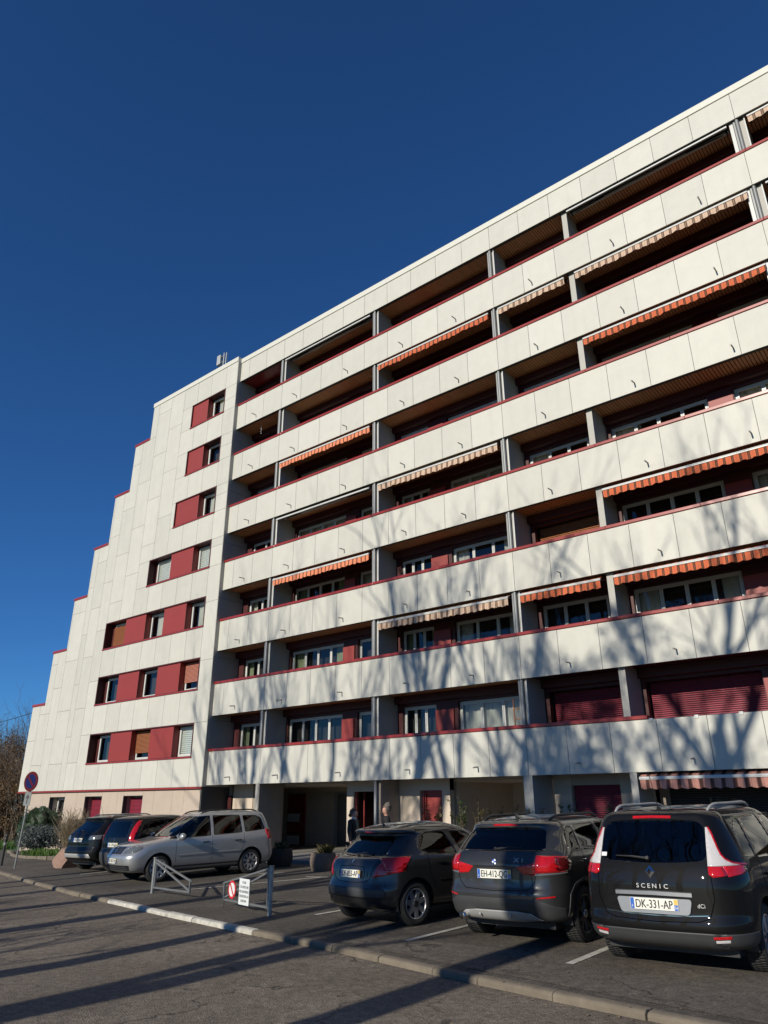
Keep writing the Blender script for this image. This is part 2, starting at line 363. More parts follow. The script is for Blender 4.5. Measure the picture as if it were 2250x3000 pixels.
while s < 88:
    L = 1.0 if rng.random() > .2 else .7
    p, d = kerb_at(s); q, d2 = kerb_at(s+L-.012); nrm = Vector((d.y, -d.x)); s += L
    m = MB(); h = rng.uniform(-.006, .008); nn = rng.uniform(-.008, .008)
    zp, zq = gz(p.x, p.y), gz(q.x, q.y)
    prof = [(.065, -.14), (.065, -.022), (.045, .0), (.01, .008), (-.06, .010), (-.06, -.14)]
    k = len(prof)
    for (c, z) in ((p, zp), (q, zq)):
        for o_, hh in prof: m.v.append((c.x+nrm.x*(o_+nn), c.y+nrm.y*(o_+nn), z+hh+h))
    m.f = [tuple(range(k)), tuple(range(2*k-1, k-1, -1))]+[((i+1) % k, i, k+i, k+(i+1) % k) for i in range(k)]
    m.build('kerb_stone', 'white_road_paint' if 10.2 < (p.x+q.x)/2 < 16.0 else 'concrete_kerb', kerb, fix=True, bevel=.008)
def line(x0, y0, x1, y1, w=.1):
    d = Vector((x1-x0, y1-y0)).normalized(); nx, ny = -d.y*w/2, d.x*w/2
    m = MB(); m.poly([(x+a*nx, y+a*ny, gz(x+a*nx, y+a*ny)+.010) for x, y, a in ((x0,y0,1),(x0,y0,-1),(x1,y1,-1),(x1,y1,1))])
    o = m.build('road_marking', 'white_road_paint'); o.data.polygons[0].flip(); o.data.update(); tag(o, kind='structure')
for a in ((18.76,-10.35,18.95,-5.4),(21.29,-10.56,21.33,-5.4),(23.7,-10.8,23.75,-5.4),(10.42,-7.8,11.45,-4.5),(11.0,-4.56,11.7,-4.40),(8.95,-4.55,9.6,-4.0),(6.46,-5.6,6.6,-2.9),(3.82,-6.75,3.74,-4.0),(15.9,-9.2,16.3,-5.2)): line(*a)
# raised concrete pavement in front of the house
X0, X1 = -1, 60
pavement = MB()
pavement.poly([(x, y, gz(x, y)+.10) for x, y in ((X0,-1.55),(X1,-1.55),(X1,1.999),(X0,1.999))])
pavement.poly([(x, y, gz(x, y)+.10) for x, y in ((X0,2),(X1,2),(X1,6),(X0,6))])
pavement = tag(pavement.build('pavement', 'concrete'), kind='structure')
for i in range(26):
    a = X0+i*1.5; b = a+1.485; m = MB()
    m.box(a, b, -1.68, -1.545, 0, 1)
    m.v = [(vx, vy, gz(vx, vy)+(.106 if vz else -.12)) for vx, vy, vz in m.v]
    m.build('edge_stone', 'concrete', pavement, bevel=.012)

# ------------------------------------------------------------ apartment building
B = empty('apartment_building', (0,0,0), 0, 'long off-white panelled apartment block with red balcony caps and a stepped end', 'building')
W = 1.265; FIX = [(3.58,3.84),(9.3,9.53),(15.04,15.26),(18.08,18.27),(23.98,24.27)]
BAYS = [(.62,3.58),(3.84,9.3),(9.53,15.04),(15.26,18.08),(18.27,23.98),(24.27,29.0)]
XE = 29.0
zb = lambda k: 2.456+2.7*(k-1) if k < 8 else 21.38
G = .013
# main carcass behind the balconies
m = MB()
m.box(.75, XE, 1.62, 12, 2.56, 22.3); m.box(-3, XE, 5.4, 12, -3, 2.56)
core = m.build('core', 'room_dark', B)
m = MB().box(.62, XE, .06, 12, 22.30, 22.42); m.build('roof', 'concrete', B)
SPX = [2.05, 4.8, 7.93, 10.92, 13.5, 16.75, 19.78, 22.6]
sp = MB(); sp.tube([(0,.03,0),(0,-.24,-.02),(0,-.28,-.025)], .022, 8)
spme = sp.mesh('spout')
def balcony(k):
    z = zb(k); top = k == 8; h = 1.2755 if not top else 1.05
    m = MB()
    m.box(.6, XE, .026, .16, z+.012, z+h+.012)                       # parapet core
    if not top: m.box(.6, XE, .16, 1.62, z+.12, z+.27)               # floor slab
    else: m.box(.6, XE, .16, 1.62, z+.12, z+.3)
    o = m.build('balcony' if not top else 'roof_fascia', 'joint', B)
    xs = [.6]+[W*i for i in range(1, 40) if W*i < XE-.1]+[XE]
    for a, b in zip(xs, xs[1:]):
        MB().box(a+G/2, b-G/2, 0, .03, z, z+h).build('panel', 'cladding', o)
    if top:
        MB().box(.6, XE, -.035, .35, z+h+.014, z+h+.27).build('coping', 'coping', o, bevel=.008)
    else:
        x0 = .53
        joints = [x0]+[3.9, 9.4, 12.3, 15.1, 17.3, 18.3, 21.0, 24.1, 26.6]+[XE]
        for a, b in zip(joints, joints[1:]):
            if k == 1 and a >= 18.3:
                continue
            if k == 1 and a == 17.3: b = 18.78
            MB().box(a+.002, b-.002, -.035, .2, z+h+.014, z+h+.11).build('cap', 'red_trim', o, bevel=.01)
        if k == 1:
            for x in (18.80, 19.95, 21.0, 22.2, 23.4):
                MB().box(x, x+.1, -.02, .17, z+h-.05, z+h+.03).build('cap_clip', 'white_pvc', o, bevel=.004)
        for x in SPX:
            s_ = link('spout', spme, 'spout', o); s_.location = (x+rng.uniform(-.02,.02), 0, z+.285); s_.rotation_euler.x = rng.uniform(-.04,.06)
    # timber soffit slats under the slab
    m = MB()
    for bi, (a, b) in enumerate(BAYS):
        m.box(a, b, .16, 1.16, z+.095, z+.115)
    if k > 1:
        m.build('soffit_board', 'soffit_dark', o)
        m = MB()
        for bi, (a, b) in enumerate(BAYS):
            if top and bi == 0: continue
            if k == 2 and bi in (3, 4, 5): continue
            x = a+.01
            while x+.075 < b:
                m.box(x, x+.075, .17, 1.15, z+.072, z+.097); x += .098
        q = m.build('soffit_slats', 'wood_slat', o); q['kind'] = 'stuff'
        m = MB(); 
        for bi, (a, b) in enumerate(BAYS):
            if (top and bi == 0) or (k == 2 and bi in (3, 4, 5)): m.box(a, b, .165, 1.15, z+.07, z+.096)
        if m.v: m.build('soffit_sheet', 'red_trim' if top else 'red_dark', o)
    else: m.build('soffit_board', 'porch_wall', o)
    return o
BAL = [balcony(k) for k in range(1, 9)]

# window of n panes on a wall plane y=Y facing -y
def window(x0, x1, z0, z1, Y, n=2, fr=.06, parent=B, cur=None, mat='white_pvc', depth=.06, tilt=0):
    m = MB()
    m.box(x0, x1, Y-depth/2, Y+depth/2, z1-fr, z1); m.box(x0, x1, Y-depth/2, Y+depth/2, z0, z0+fr)
    m.box(x0, x0+fr, Y-depth/2, Y+depth/2, z0+fr, z1-fr); m.box(x1-fr, x1, Y-depth/2, Y+depth/2, z0+fr, z1-fr)
    o = m.build('window', mat, parent, bevel=.006)
    pw = (x1-x0-2*fr)/n
    for i in range(n):
        a, b = x0+fr+i*pw, x0+fr+(i+1)*pw; s_ = .05
        m = MB(); y0, y1 = Y-depth/2-.012, Y+depth/2-.015
        a += .004; b -= .004; c0, c1 = z0+fr+.004, z1-fr-.004
        m.box(a, b, y0, y1, c1-s_, c1); m.box(a, b, y0, y1, c0, c0+s_); m.box(a, a+s_, y0, y1, c0+s_, c1-s_); m.box(b-s_, b, y0, y1, c0+s_, c1-s_)
        if i % 2 == 0 and n > 1: m.box(b-s_*.5-.01, b-s_*.5+.012, y0-.03, y0, (c0+c1)/2-.06, (c0+c1)/2+.06)
        sash = m.build('sash', mat, o)
        pn = MB().poly([(a+s_, Y-.005, c0+s_), (b-s_, Y-.005, c0+s_), (b-s_, Y-.005, c1-s_), (a+s_, Y-.005, c1-s_)])
        pn.build('pane', 'window_glass', o)
    if cur:
        for (u0, u1, cm) in cur:
            m = MB(); xa, xb = x0+(x1-x0)*u0, x0+(x1-x0)*u1; nn = max(6, int((xb-xa)/.035))
            ph = rng.uniform(0, 6)
            for i in range(nn+1):
                x = xa+(xb-xa)*i/nn; y = Y+.13+.022*math.sin(i*1.35+ph)+.01*math.sin(i*.6)
                m.v += [(x, y, z0+.02), (x, y, z1-.03)]
            m.f = [(2*i, 2*i+2, 2*i+3, 2*i+1) for i in range(nn)]
            m.build('curtain', cm, o, smooth=True)
    return o
def shutter(x0, x1, z0, z1, Y, mat, parent=B, pitch=.055):
    o = MB().box(x0, x1, Y+.004, Y+.012, z0, z1).build('roller_shutter', 'joint', parent)
    m = MB(); z = z0
    while z < z1-.01:
        e = min(z+pitch, z1); n = len(m.v); h = e-z
        prof = [(Y+.006, z+h*.06), (Y-.018, z+h*.10), (Y-.026, z+h*.34), (Y-.022, z+h*.62), (Y+.006, z+h*.80)]
        for x in (x0+.004, x1-.004): m.v += [(x, y, zz) for y, zz in prof]
        for i in range(4): m.f.append((n+i+1, n+i, n+5+i, n+6+i))
        m.f += [(n,n+1,n+2,n+3,n+4), (n+9,n+8,n+7,n+6,n+5)]; z = e
    s_ = m.build('slats', mat, o); s_['kind'] = 'stuff'
    return o

# back walls of the loggias, fins, downpipes, windows
WB = 1.2
WIN = {0: [('w', .98, 2.7, 2)], 1: [('w', 3.94, 6.88, 4), ('p', 6.9, 7.5), ('w', 7.62, 9.05, 2)],
       2: [('w', 9.75, 11.2, 3), ('p', 11.2, 11.95), ('w', 12.08, 14.6, 3)], 3: [('w', 15.42, 17.65, 3)],
       4: [('w', 18.4, 21.42, 4), ('p', 21.44, 22.15), ('w', 22.16, 23.7, 2)], 5: [('w', 24.5, 27.2, 3)]}
for k in range(1, 8):
    z = zb(k); zt = zb(k+1)+.08; zw0, zw1 = z+.34, z+2.42
    for bi, (a, b) in enumerate(BAYS):
        # wall strips round the openings
        m = MB(); cur = a
        for it in WIN[bi]:
            if it[0] != 'w': continue
            m.box(cur, it[1], WB, WB+.2, z+.27, zw1); cur = it[2]
            m.box(it[1], it[2], WB, WB+.2, z+.27, zw0)
        m.box(cur, b, WB, WB+.2, z+.27, zw1); m.box(a, b, WB, WB+.2, zw1, zt+.05)
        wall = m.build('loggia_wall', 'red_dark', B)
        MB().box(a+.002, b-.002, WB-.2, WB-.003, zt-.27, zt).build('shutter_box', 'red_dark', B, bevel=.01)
        for it in WIN[bi]:
            if it[0] == 'p':
                MB().box(it[1]+.01, it[2]-.01, WB-.07, WB+.05, z+.3, z+2.2).build('infill_panel', 'red_panel', B, bevel=.006)
                continue
            r = rng.random(); cm = 'curtain' if rng.random() > .25 else 'curtain_green'
            cu = [(.02,.22,cm),(.8,.98,cm)] if r < .45 else [(.02,.98,cm)] if r < .65 else [(.03,.3,cm)] if r < .8 else None
            if k == 1 and bi == 1: cu = None
            shut = {(1,3): 'shutter_magenta', (1,4): 'shutter_magenta', (3,3): 'shutter_brown'}.get((k, bi))
            if shut and it[2]-it[1] > 1.6: shutter(it[1]+.01, it[2]-.01, zw0, zw1, WB+.36, shut)
            else: window(it[1], it[2], zw0, zw1, WB+.15, it[3], cur=cu)
    # fins and downpipes
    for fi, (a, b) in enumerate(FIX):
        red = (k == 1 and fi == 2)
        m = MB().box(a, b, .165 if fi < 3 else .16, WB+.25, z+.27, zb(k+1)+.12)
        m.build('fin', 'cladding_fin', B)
        if fi < 3 or fi == 4:
            x = a-.06 if fi == 4 else a-.02
            if fi == 4:
                MB().box(x-.1, x, .12, .2, z+1.2, zb(k+1)+.1).build('guide_rail', 'white_pvc', B)
            pm = MB(); pm.tube([(a+.07, .10, z+1.2), (a+.07, .10, zb(k+1)+.1)], .055, 14, cap=False)
            pm.build('downpipe', 'zinc', B, smooth=True)
            MB().box(a-.045, a+.012, .09, .175, z+1.2, zb(k+1)+.1).build('fin_trim', 'zinc', B, bevel=.006)
            MB().box(b-.035, b+.004, .12, .165, z+1.2, zb(k+1)+.1).build('fin_edge', 'white_pvc', B, bevel=.006)
# side faces closing the wing
MB().box(XE, XE+.25, -.1, 12, -3, 22.7).build('end_wall', 'cladding', B)

# ---- stepped tower
TY = -.2
STEP = [(-14.87,6.72),(-13.55,9.48),(-12.17,12.24),(-10.85,14.93),(-9.44,17.72),(-8.05,20.46),(-6.66,22.5)]
def top_at(x):
    t = STEP[0][1]
    for sx, sz in STEP:
        if x >= sx-1e-6: t = sz
    return t
SILL = [3.57, 6.31, 9.05, 11.77, 14.47, 17.17, 19.88]
BAYW = [(-8.43,-.28),(-8.43,-.28),(-8.43,-.28),(-5.15,-.25),(-3.44,-.25),(-2.92,-.25),(-2.92,-.25)]
TBAYS = [(x0, x1, s_, s_+1.34) for (x0, x1), s_ in zip(BAYW, SILL)]
Z0 = 2.40
xs = sorted(set([sx for sx, _ in STEP]+[.6]+[b[0] for b in TBAYS]+[b[1] for b in TBAYS]))
m = MB()
for a, b in zip(xs, xs[1:]):
    c = (a+b)/2; t = top_at(c); z = Z0
    for (x0, x1, s0, s1) in TBAYS:
        if x0 < c < x1: m.box(a, b, TY+.035, .12, z, s0); z = s1
    m.box(a, b, TY+.035, .12, z, t)
    m.box(a, b, .5, 12, -3 if b < -2 else 2.45, t-.02)
tw = m.build('tower_wall', 'joint', B)
for i, (sx, sz) in enumerate(STEP):                      # left returns of the steps, red caps
    z0 = STEP[i-1][1] if i else Z0
    MB().box(sx-.004, sx+.1, TY+.03, 12, z0, sz).build('step_return', 'cladding', B)
    nx = STEP[i+1][0] if i < 6 else .6
    if i < 6: MB().box(sx-.05, nx, TY-.04, 12, sz, sz+.13).build('step_cap', 'red_trim', B, bevel=.01)
MB().box(-6.70, .62, TY-.035, TY+.4, 22.505, 22.76).build('coping', 'coping', B, bevel=.008)
MB().box(-6.6, .6, TY+.4, 12, 22.4, 22.5).build('roof', 'concrete', B)
# right return strip of the tower
for i in range(9):
    z0 = 2.40+i*2.6+ (0 if i == 0 else 0); z1 = min(2.40+(i+1)*2.6-.012, 22.5)
    if z0 < 22.4: MB().box(.595, .622, TY+.003, 1.2, z0, z1).build('panel', 'cladding_fin', tw)
MB().box(.5, .598, TY+.04, 1.7, -3, 22.5).build('tower_return', 'joint', B)
# cladding panels
COLS = [-14.87,-13.98,-12.92,-12.07,-10.78,-10.28,-9.33,-8.44,-7.27,-6.10,-4.93,-3.76,-2.59,-1.44,-.28,.6]
def clip_panel(a, b, z0, z1):
    """rectangle a..b, z0..z1 under the stepped outline -> polygon (x,z) ccw"""
    tops = []
    edges = sorted([a, b]+[sx for sx, _ in STEP if a+1e-4 < sx < b-1e-4])
    for p, q in zip(edges, edges[1:]): tops.append((p, q, min(z1, top_at((p+q)/2))))
    tops = [t for t in tops if t[2] > z0+.02]
    if not tops: return None
    a = tops[0][0]; pts = [(a, z0), (tops[-1][1], z0)]
    for p, q, t in reversed(tops): pts += [(q, t), (p, t)]
    out = []
    for p in pts:
        if not out or abs(p[0]-out[-1][0])+abs(p[1]-out[-1][1]) > 1e-5: out.append(p)
    return out
def put_panel(a, b, z0, z1):
    p = clip_panel(a, b, z0, z1)
    if not p: return
    cx = sum(q[0] for q in p)/len(p); zs = [q[1] for q in p]; xs_ = [q[0] for q in p]
    p = [(x+(G/2 if x < min(xs_)+1e-4 else -G/2 if x > max(xs_)-1e-4 else G/2), z+(G/2 if z < min(zs)+1e-4 else -G/2)) for x, z in p]
    MB().prism_y(p, TY, TY+.036).build('panel', 'cladding', tw)
for ci, (a, b) in enumerate(zip(COLS, COLS[1:])):
    c = (a+b)/2
    off = 3.66 if ci % 2 else 4.92
    hz = [off+2.595*i for i in range(-1, 9)]
    # vertical pieces between the window bays that cross this column
    bays = [t for t in TBAYS if t[0] < b-.02 and t[1] > a+.02]
    spans = []; z = Z0
    for t in bays:
        if t[0] <= a+.05 and t[1] >= b-.05: spans.append((a, b, z, t[2])); z = t[3]
        else:   # bay starts inside this column: stub left of it
            spans.append((a, b, z, t[2])); spans.append((a, t[0], t[2], t[3]) if t[0] > a+.05 else (t[1], b, t[2], t[3])); z = t[3]
    spans.append((a, b, z, 22.5))
    for (p, q, z0, z1) in spans:
        if q-p < .04: continue
        zz = [z0]
        if ci < 7 or z1-z0 > 3 or ci == 14:
            zz += [h for h in hz if z0+.3 < h < z1-.3]
        zz.append(z1)
        for u, v in zip(zz, zz[1:]): put_panel(p, q, u, v)
MB().box(-14.9, .6, TY-.03, TY+.05, Z0-.075, Z0-.004).build('base_trim', 'red_trim', B, bevel=.008)
# window bays of the tower
for ri, (x0, x1, s0, s1) in enumerate(TBAYS):
    m = MB()
    m.box(x0-.03, x1+.03, TY-.015, .3, s1-.03, s1+.02); m.box(x0-.03, x1+.03, TY-.03, .3, s0-.03, s0+.03)
    m.box(x0-.03, x0+.03, TY-.014, .3, s0+.03, s1-.03); m.box(x1-.03, x1+.03, TY-.014, .3, s0+.03, s1-.03)
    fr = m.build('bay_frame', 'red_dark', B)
    MB().box(x0-.045, x1+.045, TY-.045, TY-.0155, s0-.045, s0+.01).build('sill_trim', 'red_trim', B)
    pans = {0: [(-6.67,-4.95),(-3.45,-1.74)], 3: [(-3.38,-1.64)], 4: [(-3.40,-1.64)], 5: [(-2.88,-1.66)], 6: [(-2.88,-1.66)]}[0 if ri < 3 else ri]
    for a, b in pans: MB().box(a, b, TY+.045, .3, s0+.03, s1-.035).build('infill_panel', 'red_panel', B, bevel=.004)
    lefts = [(-8.12,-7.02),(-4.92,-3.72),(-1.70,-.52)] if ri < 3 else [(-4.95,-3.75),(-1.6,-.5)] if ri == 3 else [(-1.62,-.45)]
    cx = x0+.03
    for a, b in lefts+[(x1-.03, 0)]:
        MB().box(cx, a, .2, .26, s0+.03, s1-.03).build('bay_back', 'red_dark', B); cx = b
    for wi, (a, b) in enumerate(lefts):
        Y = .19
        cu = [(.3,.97,'curtain')] if (ri, wi) in ((2,1),(2,2),(4,0),(6,0)) else None
        w_ = window(a, b, s0+.04, s1-.06, Y, 1, cur=cu)
        if (ri, wi) in ((0,2),(3,0),(3,1)):
            m = MB(); z = s0+.12
            while z < s1-.14: m.box(a+.1, b-.1, Y+.03, Y+.04, z, z+.07); z += .085
            m.build('blind', 'blind_white', w_)
        if (ri, wi) == (0,1): shutter(a+.01, b-.01, s0+.34, s1-.06, Y-.055, 'shutter_brown', w_)
        if (ri, wi) == (1,2): shutter(a+.01, b-.01, s0+.42, s1-.06, Y-.055, 'shutter_pink', w_)
        if (ri, wi) == (2,0): shutter(a+.01, b-.01, s0+.12, s1-.2, Y-.055, 'shutter_brown', w_)
# ground floor of the tower
gx = [-14.0,-12.32,-11.6,-10.12,-9.0,-8.28,-6.8,-5.52,-5.05,-3.55,-2.73,-1.41,-.62,.58]
OPEN = [(-11.6,-10.12),(-8.28,-6.8),(-5.05,-3.55)]
m = MB()
for a, b in zip(gx, gx[1:]):
    if (a, b) in OPEN: m.box(a, b, TY+.12, TY+.3, 2.10, 2.34); m.box(a, b, TY+.12, TY+.3, -1, .5)
    else: m.box(a, b, TY+.12, TY+.3, -1, 2.34)
gb = m.build('base_wall', 'joint', B)
for a, b in zip(gx, gx[1:]):
    if (a, b) in OPEN:
        MB().box(a+.004, b-.004, TY+.09, TY+.121, 2.115, 2.325).build('base_panel', 'base_beige', gb)
        MB().box(a+.004, b-.004, TY+.09, TY+.121, -1, .55).build('base_panel', 'base_beige', gb)
    else: MB().box(a+.004, b-.004, TY+.09, TY+.121, -1, 2.325).build('base_panel', 'base_beige', gb)
for i, (a, b) in enumerate(OPEN):
    m = MB(); m.box(a-.1, a, TY+.3, .5, .4, 2.2); m.box(b, b+.1, TY+.3, .5, .4, 2.2); m.box(a, b, TY+.3, .5, 2.1, 2.2); m.box(a, b, TY+.3, .5, .4, .5)
    m.build('reveal', 'base_beige' if i == 0 else 'porch_wall', B)
    w_ = window(a+.02, b-.02, .52, 2.09, .35, 2, cur=[(.5,.95,'curtain')])
    if i: shutter(a+.02, b-.02, 1.22, 2.06, .295, 'shutter_magenta', w_)
# ---- ground floor under the balconies
z1 = 2.55
def gwall(a, b, y0=1.2, mat='ground_beige', z0=-.6, zt=2.56): return MB().box(a, b, y0, y0+.25, z0, zt).build('ground_wall', mat, B)
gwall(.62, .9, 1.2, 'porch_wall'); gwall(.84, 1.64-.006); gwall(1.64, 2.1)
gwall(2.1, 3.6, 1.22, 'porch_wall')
MB().box(-.4+1.0, .86, 1.12, 1.199, -.2, 2.07).build('meter_door', 'red_dark', B)
gwall(7.17, 7.5); gwall(9.5, 10.42); gwall(11.32, 11.63); gwall(15.3, 15.86); gwall(17.32, 17.7); gwall(17.7, 18.1, 1.21)
MB().box(7.17, 11.63, 1.21, 1.44, 2.14, 2.56).build('lintel', 'ground_beige', B)
MB().box(15.3, 18.1, 1.21, 1.44, 2.2, 2.56).build('lintel', 'base_beige', B)
# porches: deep dark passages
for (a, b) in ((-1.5, 7.17), (11.63, 15.3)):
    m = MB(); m.box(a, b, 5.2, 5.4, -.6, 2.5); m.box(a-.2, a, 1.6, 5.4, -.6, 2.5); m.box(b, b+.2, 1.46, 5.4, -.6, 2.5); m.box(a, b, 1.45, 5.4, 2.4, 2.55)
    m.build('porch_wall', 'porch_beige', B)
pd = MB().box(.02, 1.12, 5.12, 5.195, -.24, 2.18).build('porch_door', 'red_panel', B, bevel=.01)
MB().box(.06, .82, 5.10, 5.119, 1.02, 1.36).build('push_plate', 'plate_white', pd); MB().box(.06, .82, 5.10, 5.119, .1, .46).build('kick_plate', 'plate_white', pd)
hn = MB(); hn.tube([(.88,5.1,1.25),(.88,5.05,1.25),(.88,5.05,1.0)], .012, 8); hn.build('handle', 'zinc', pd)
window(2.94, 4.4, -.1, 2.28, 5.12, 1, fr=.09, mat='silver_plastic')
window(4.4, 6.6, -.1, 2.28, 5.12, 2, fr=.09, mat='silver_plastic')
MB().box(1.1, 7.1, 4.6, 5.1, 2.24, 2.4).build('ceiling_duct', 'base_beige', B)
# dark doorway with an open red leaf, red door, shuttered windows
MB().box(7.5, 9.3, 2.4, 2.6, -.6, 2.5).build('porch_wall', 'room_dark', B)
dl = MB().box(7.5, 7.56, 1.45, 2.35, .1, 2.13).build('open_door', 'red_dark', B)  # unlit side of the leaf put into the darkened red
MB().box(7.5, 7.58, 1.28, 1.34, .1, 2.13).build('door_frame', 'red_panel', B); MB().box(7.7, 7.74, 1.5, 1.56, .1, 2.13).build('door_frame', 'red_panel', B)
dr = MB().box(10.44, 11.31, 1.33, 1.39, .05, 2.13).build('entrance_door', 'red_panel', B, bevel=.006)
for x in (10.5, 10.58): MB().box(x, x+.04, 1.27, 1.329, .06, 2.12).build('door_rail', 'red_trim', dr)
MB().box(11.18, 11.24, 1.29, 1.329, 1.05, 1.12).build('handle', 'zinc', dr)
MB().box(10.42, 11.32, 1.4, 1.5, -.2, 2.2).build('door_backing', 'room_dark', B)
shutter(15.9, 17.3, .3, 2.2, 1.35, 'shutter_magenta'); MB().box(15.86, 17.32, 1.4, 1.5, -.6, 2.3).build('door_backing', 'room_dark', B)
MB().box(15.86, 17.32, 1.21, 1.44, -.6, .3).build('ground_wall', 'base_beige', B)
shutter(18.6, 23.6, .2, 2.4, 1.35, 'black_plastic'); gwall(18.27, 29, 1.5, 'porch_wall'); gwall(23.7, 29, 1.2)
# ground-floor columns and a downpipe
MB().box(3.60, 3.76, .02, .26, -.6, 2.57).build('column', 'cladding_fin', B)
MB().box(3.76, 3.80, .03, 1.2, -.6, 2.57).build('column_fin', 'porch_wall', B)
MB().box(9.38, 9.56, .22, 1.2, -.6, 2.57).build('column_fin', 'porch_wall', B)
d = MB(); d.tube([(9.42,.12,-.3),(9.42,.12,2.57)], .055, 14); d.build('downpipe', 'zinc', B, smooth=True)
MB().box(14.98, 15.27, .02, 1.2, -.6, 2.57).build('column', 'cladding_fin', B)
MB().box(18.10, 18.28, .02, 1.2, -.6, 2.57).build('column', 'cladding_fin', B)
MB().box(23.98, 24.27, .02, 1.2, -.6, 2.57).build('column', 'cladding_fin', B)
# ------------------------------------------------------------ awnings
ORD = ['first', 'second', 'third', 'fourth', 'fifth', 'sixth', 'top']
def awning(k, x0, x1, cloth, label, val=.2, zoff=-.165, y=-.0, group='balcony awnings'):
    zt = zb(k+1) if k else 2.456
    z = zt+zoff; L = x1-x0
    e = empty('awning', (x0, 0, zt+.07), 0, label, 'awning', group)
    dz = z-(zt+.07)
    m = MB(); m.tube([(0, y, dz), (L, y, dz)], .04, 10); m.box(.0, L, y-.035, y+.02, dz-.035, dz-.005)
    m.build('front_bar', 'white_pvc', e, smooth=False)
    m = MB(); m.tube([(0, .36, -.10), (L, .36, -.10)], .055, 10); m.build('roller', 'white_pvc' if not cloth else cloth, e)
    for xx in (.04, L-.09):
        MB().box(xx, xx+.05, .3, .42, -.16, 0).build('bracket', 'black_plastic', e)
    for s_, xa in ((1, .1), (-1, L-.1)):
        am = MB(); am.tube([(xa, .36, -.13), (xa+s_*min(1.2, L*.42), .18, dz+.01), (xa+s_*.12, y+.03, dz)], .018, 6)
        am.build('folding_arm', 'black_plastic', e)
    m = MB(); n = 10; m.v = [(0, .34, -.045), (L, .34, -.045), (L, y, dz+.03), (0, y, dz+.03)]; m.f = [(0,1,2,3)]
    m.build('canopy_cloth', cloth or 'grey_plastic', e)
    if cloth:
        m = MB(); n = max(20, int(L/.034)); ph = rng.uniform(0, 3)
        for i in range(n+1):
            x = .01+(L-.02)*i/n
            sc = abs(math.sin(PI*x/.262))
            b = val-.035+.035*sc
            wob = .010*math.sin(x*5+ph)+.006*math.sin(x*13.7+ph*2)
            m.v += [(x, y-.012, dz-.02), (x, y-.02+wob, dz-.02-b*.5), (x, y-.022+wob*2.3, dz-.02-b)]
        m.f = [(3*i, 3*i+1, 3*i+4, 3*i+3) for i in range(n)]+[(3*i+1, 3*i+2, 3*i+5, 3*i+4) for i in range(n)]
        o = m.build('valance', cloth, e, smooth=True)
    return e
A = lambda k, b, dl=.08, dr=.12: (BAYS[b][0]+dl, BAYS[b][1]-dr)
for k, b, cl, lab in (
    (7, 1, None, 'rolled-in white awning under the roof, second bay right of the stepped tower'),
    (7, 4, None, 'rolled-in white awning under the roof at upper right, beside the wide pillar'),
    (7, 5, 'cloth_beige', 'beige striped awning under the roof at the upper right edge'),
    (6, 2, 'cloth_orange', 'orange striped awning one floor below the roof, left of the short beige one'),
    (6, 3, 'cloth_beige', 'short beige striped awning one floor below the roof'),
    (6, 4, 'cloth_beige', 'long beige striped awning one floor below the roof, upper right'),
    (5, 1, 'cloth_salmon', 'salmon striped awning two floors below the roof, near the stepped tower'),
    (5, 4, 'cloth_orange', 'long orange striped awning two floors below the roof at right'),
    (4, 1, None, 'rolled-in white awning three floors below the roof, near the stepped tower'),
    (4, 2, 'cloth_beige', 'beige striped awning midway up the wing, directly right of a rolled-in white one'),
    (3, 1, 'cloth_salmon', 'salmon striped awning on the third balcony from the ground, near the stepped tower'),
    (3, 4, 'cloth_orange', 'long orange striped awning above the third balcony from the ground at right'),
    (2, 2, 'cloth_beige', 'beige striped awning above the second balcony from the ground'),
    (2, 3, 'cloth_orange', 'short orange striped awning above the second balcony, between two pillars'),
    (2, 4, 'cloth_orange', 'long orange striped awning above the second balcony at the right edge'),
    (0, 4, 'cloth_pink', 'pink and brown striped awning at ground level behind the rightmost parked car')):
    x0, x1 = A(k, b)
    if k == 7 and b == 4: x1 -= .1
    awning(k, x0, x1, cl, lab, val=.245 if k else .25, zoff=-.165 if k else -.15)
awning(6, BAYS[5][0]+.1, BAYS[5][1]-.1, None, 'rolled-in dark awning one floor below the roof at the right edge')

# wind chime, string of lights, ladder
e = empty('wind_chime', (1.95, .45, zb(7)+.07), 0, 'small white wind chime hanging in the leftmost balcony one floor below the roof', 'wind chime')
m = MB(); m.tube([(0,0,0),(0,0,-.35)], .004, 5); m.build('cord', 'white_pvc', e)
for i in range(5):
    m = MB(); m.lathe([(0,-.03),(.03,0),(0,.03)], 8, c=((-1)**i*.012, 0, -.2-.09*i)); m.build('bead', 'sign_white', e)
e = empty('string_lights', (.9, .5, zb(5)+.07), 0, 'string of small pale bulbs under a balcony ceiling beside the tower', 'lights')
m = MB(); m.tube([(i*.16, 0, -.06-.03*math.sin(i*1.2)**2) for i in range(13)]+[(2.0,0,0)], .004, 5); m.tube([(0,0,-.06),(0,0,0)], .004, 5); m.build('cable', 'black_plastic', e)
for i in range(11):
    m = MB(); m.lathe([(0,-.035),(.028,0),(0,.035)], 8, c=(.08+i*.17, -.0, -.085-.02*math.sin(i))); m.build('bulb', 'plate_yellow', e)
e = empty('ladder', (14.55, .5, zb(1)+.27), 0, 'small orange ladder standing on the first balcony by the grey downpipe', 'ladder')
m = MB(); m.tube([(0,.1,0),(0,.02,1.95)], .018, 6); m.build('rail', 'shutter_brown', e); m = MB(); m.tube([(.3,.1,0),(.3,.02,1.95)], .018, 6); m.build('rail', 'shutter_brown', e)
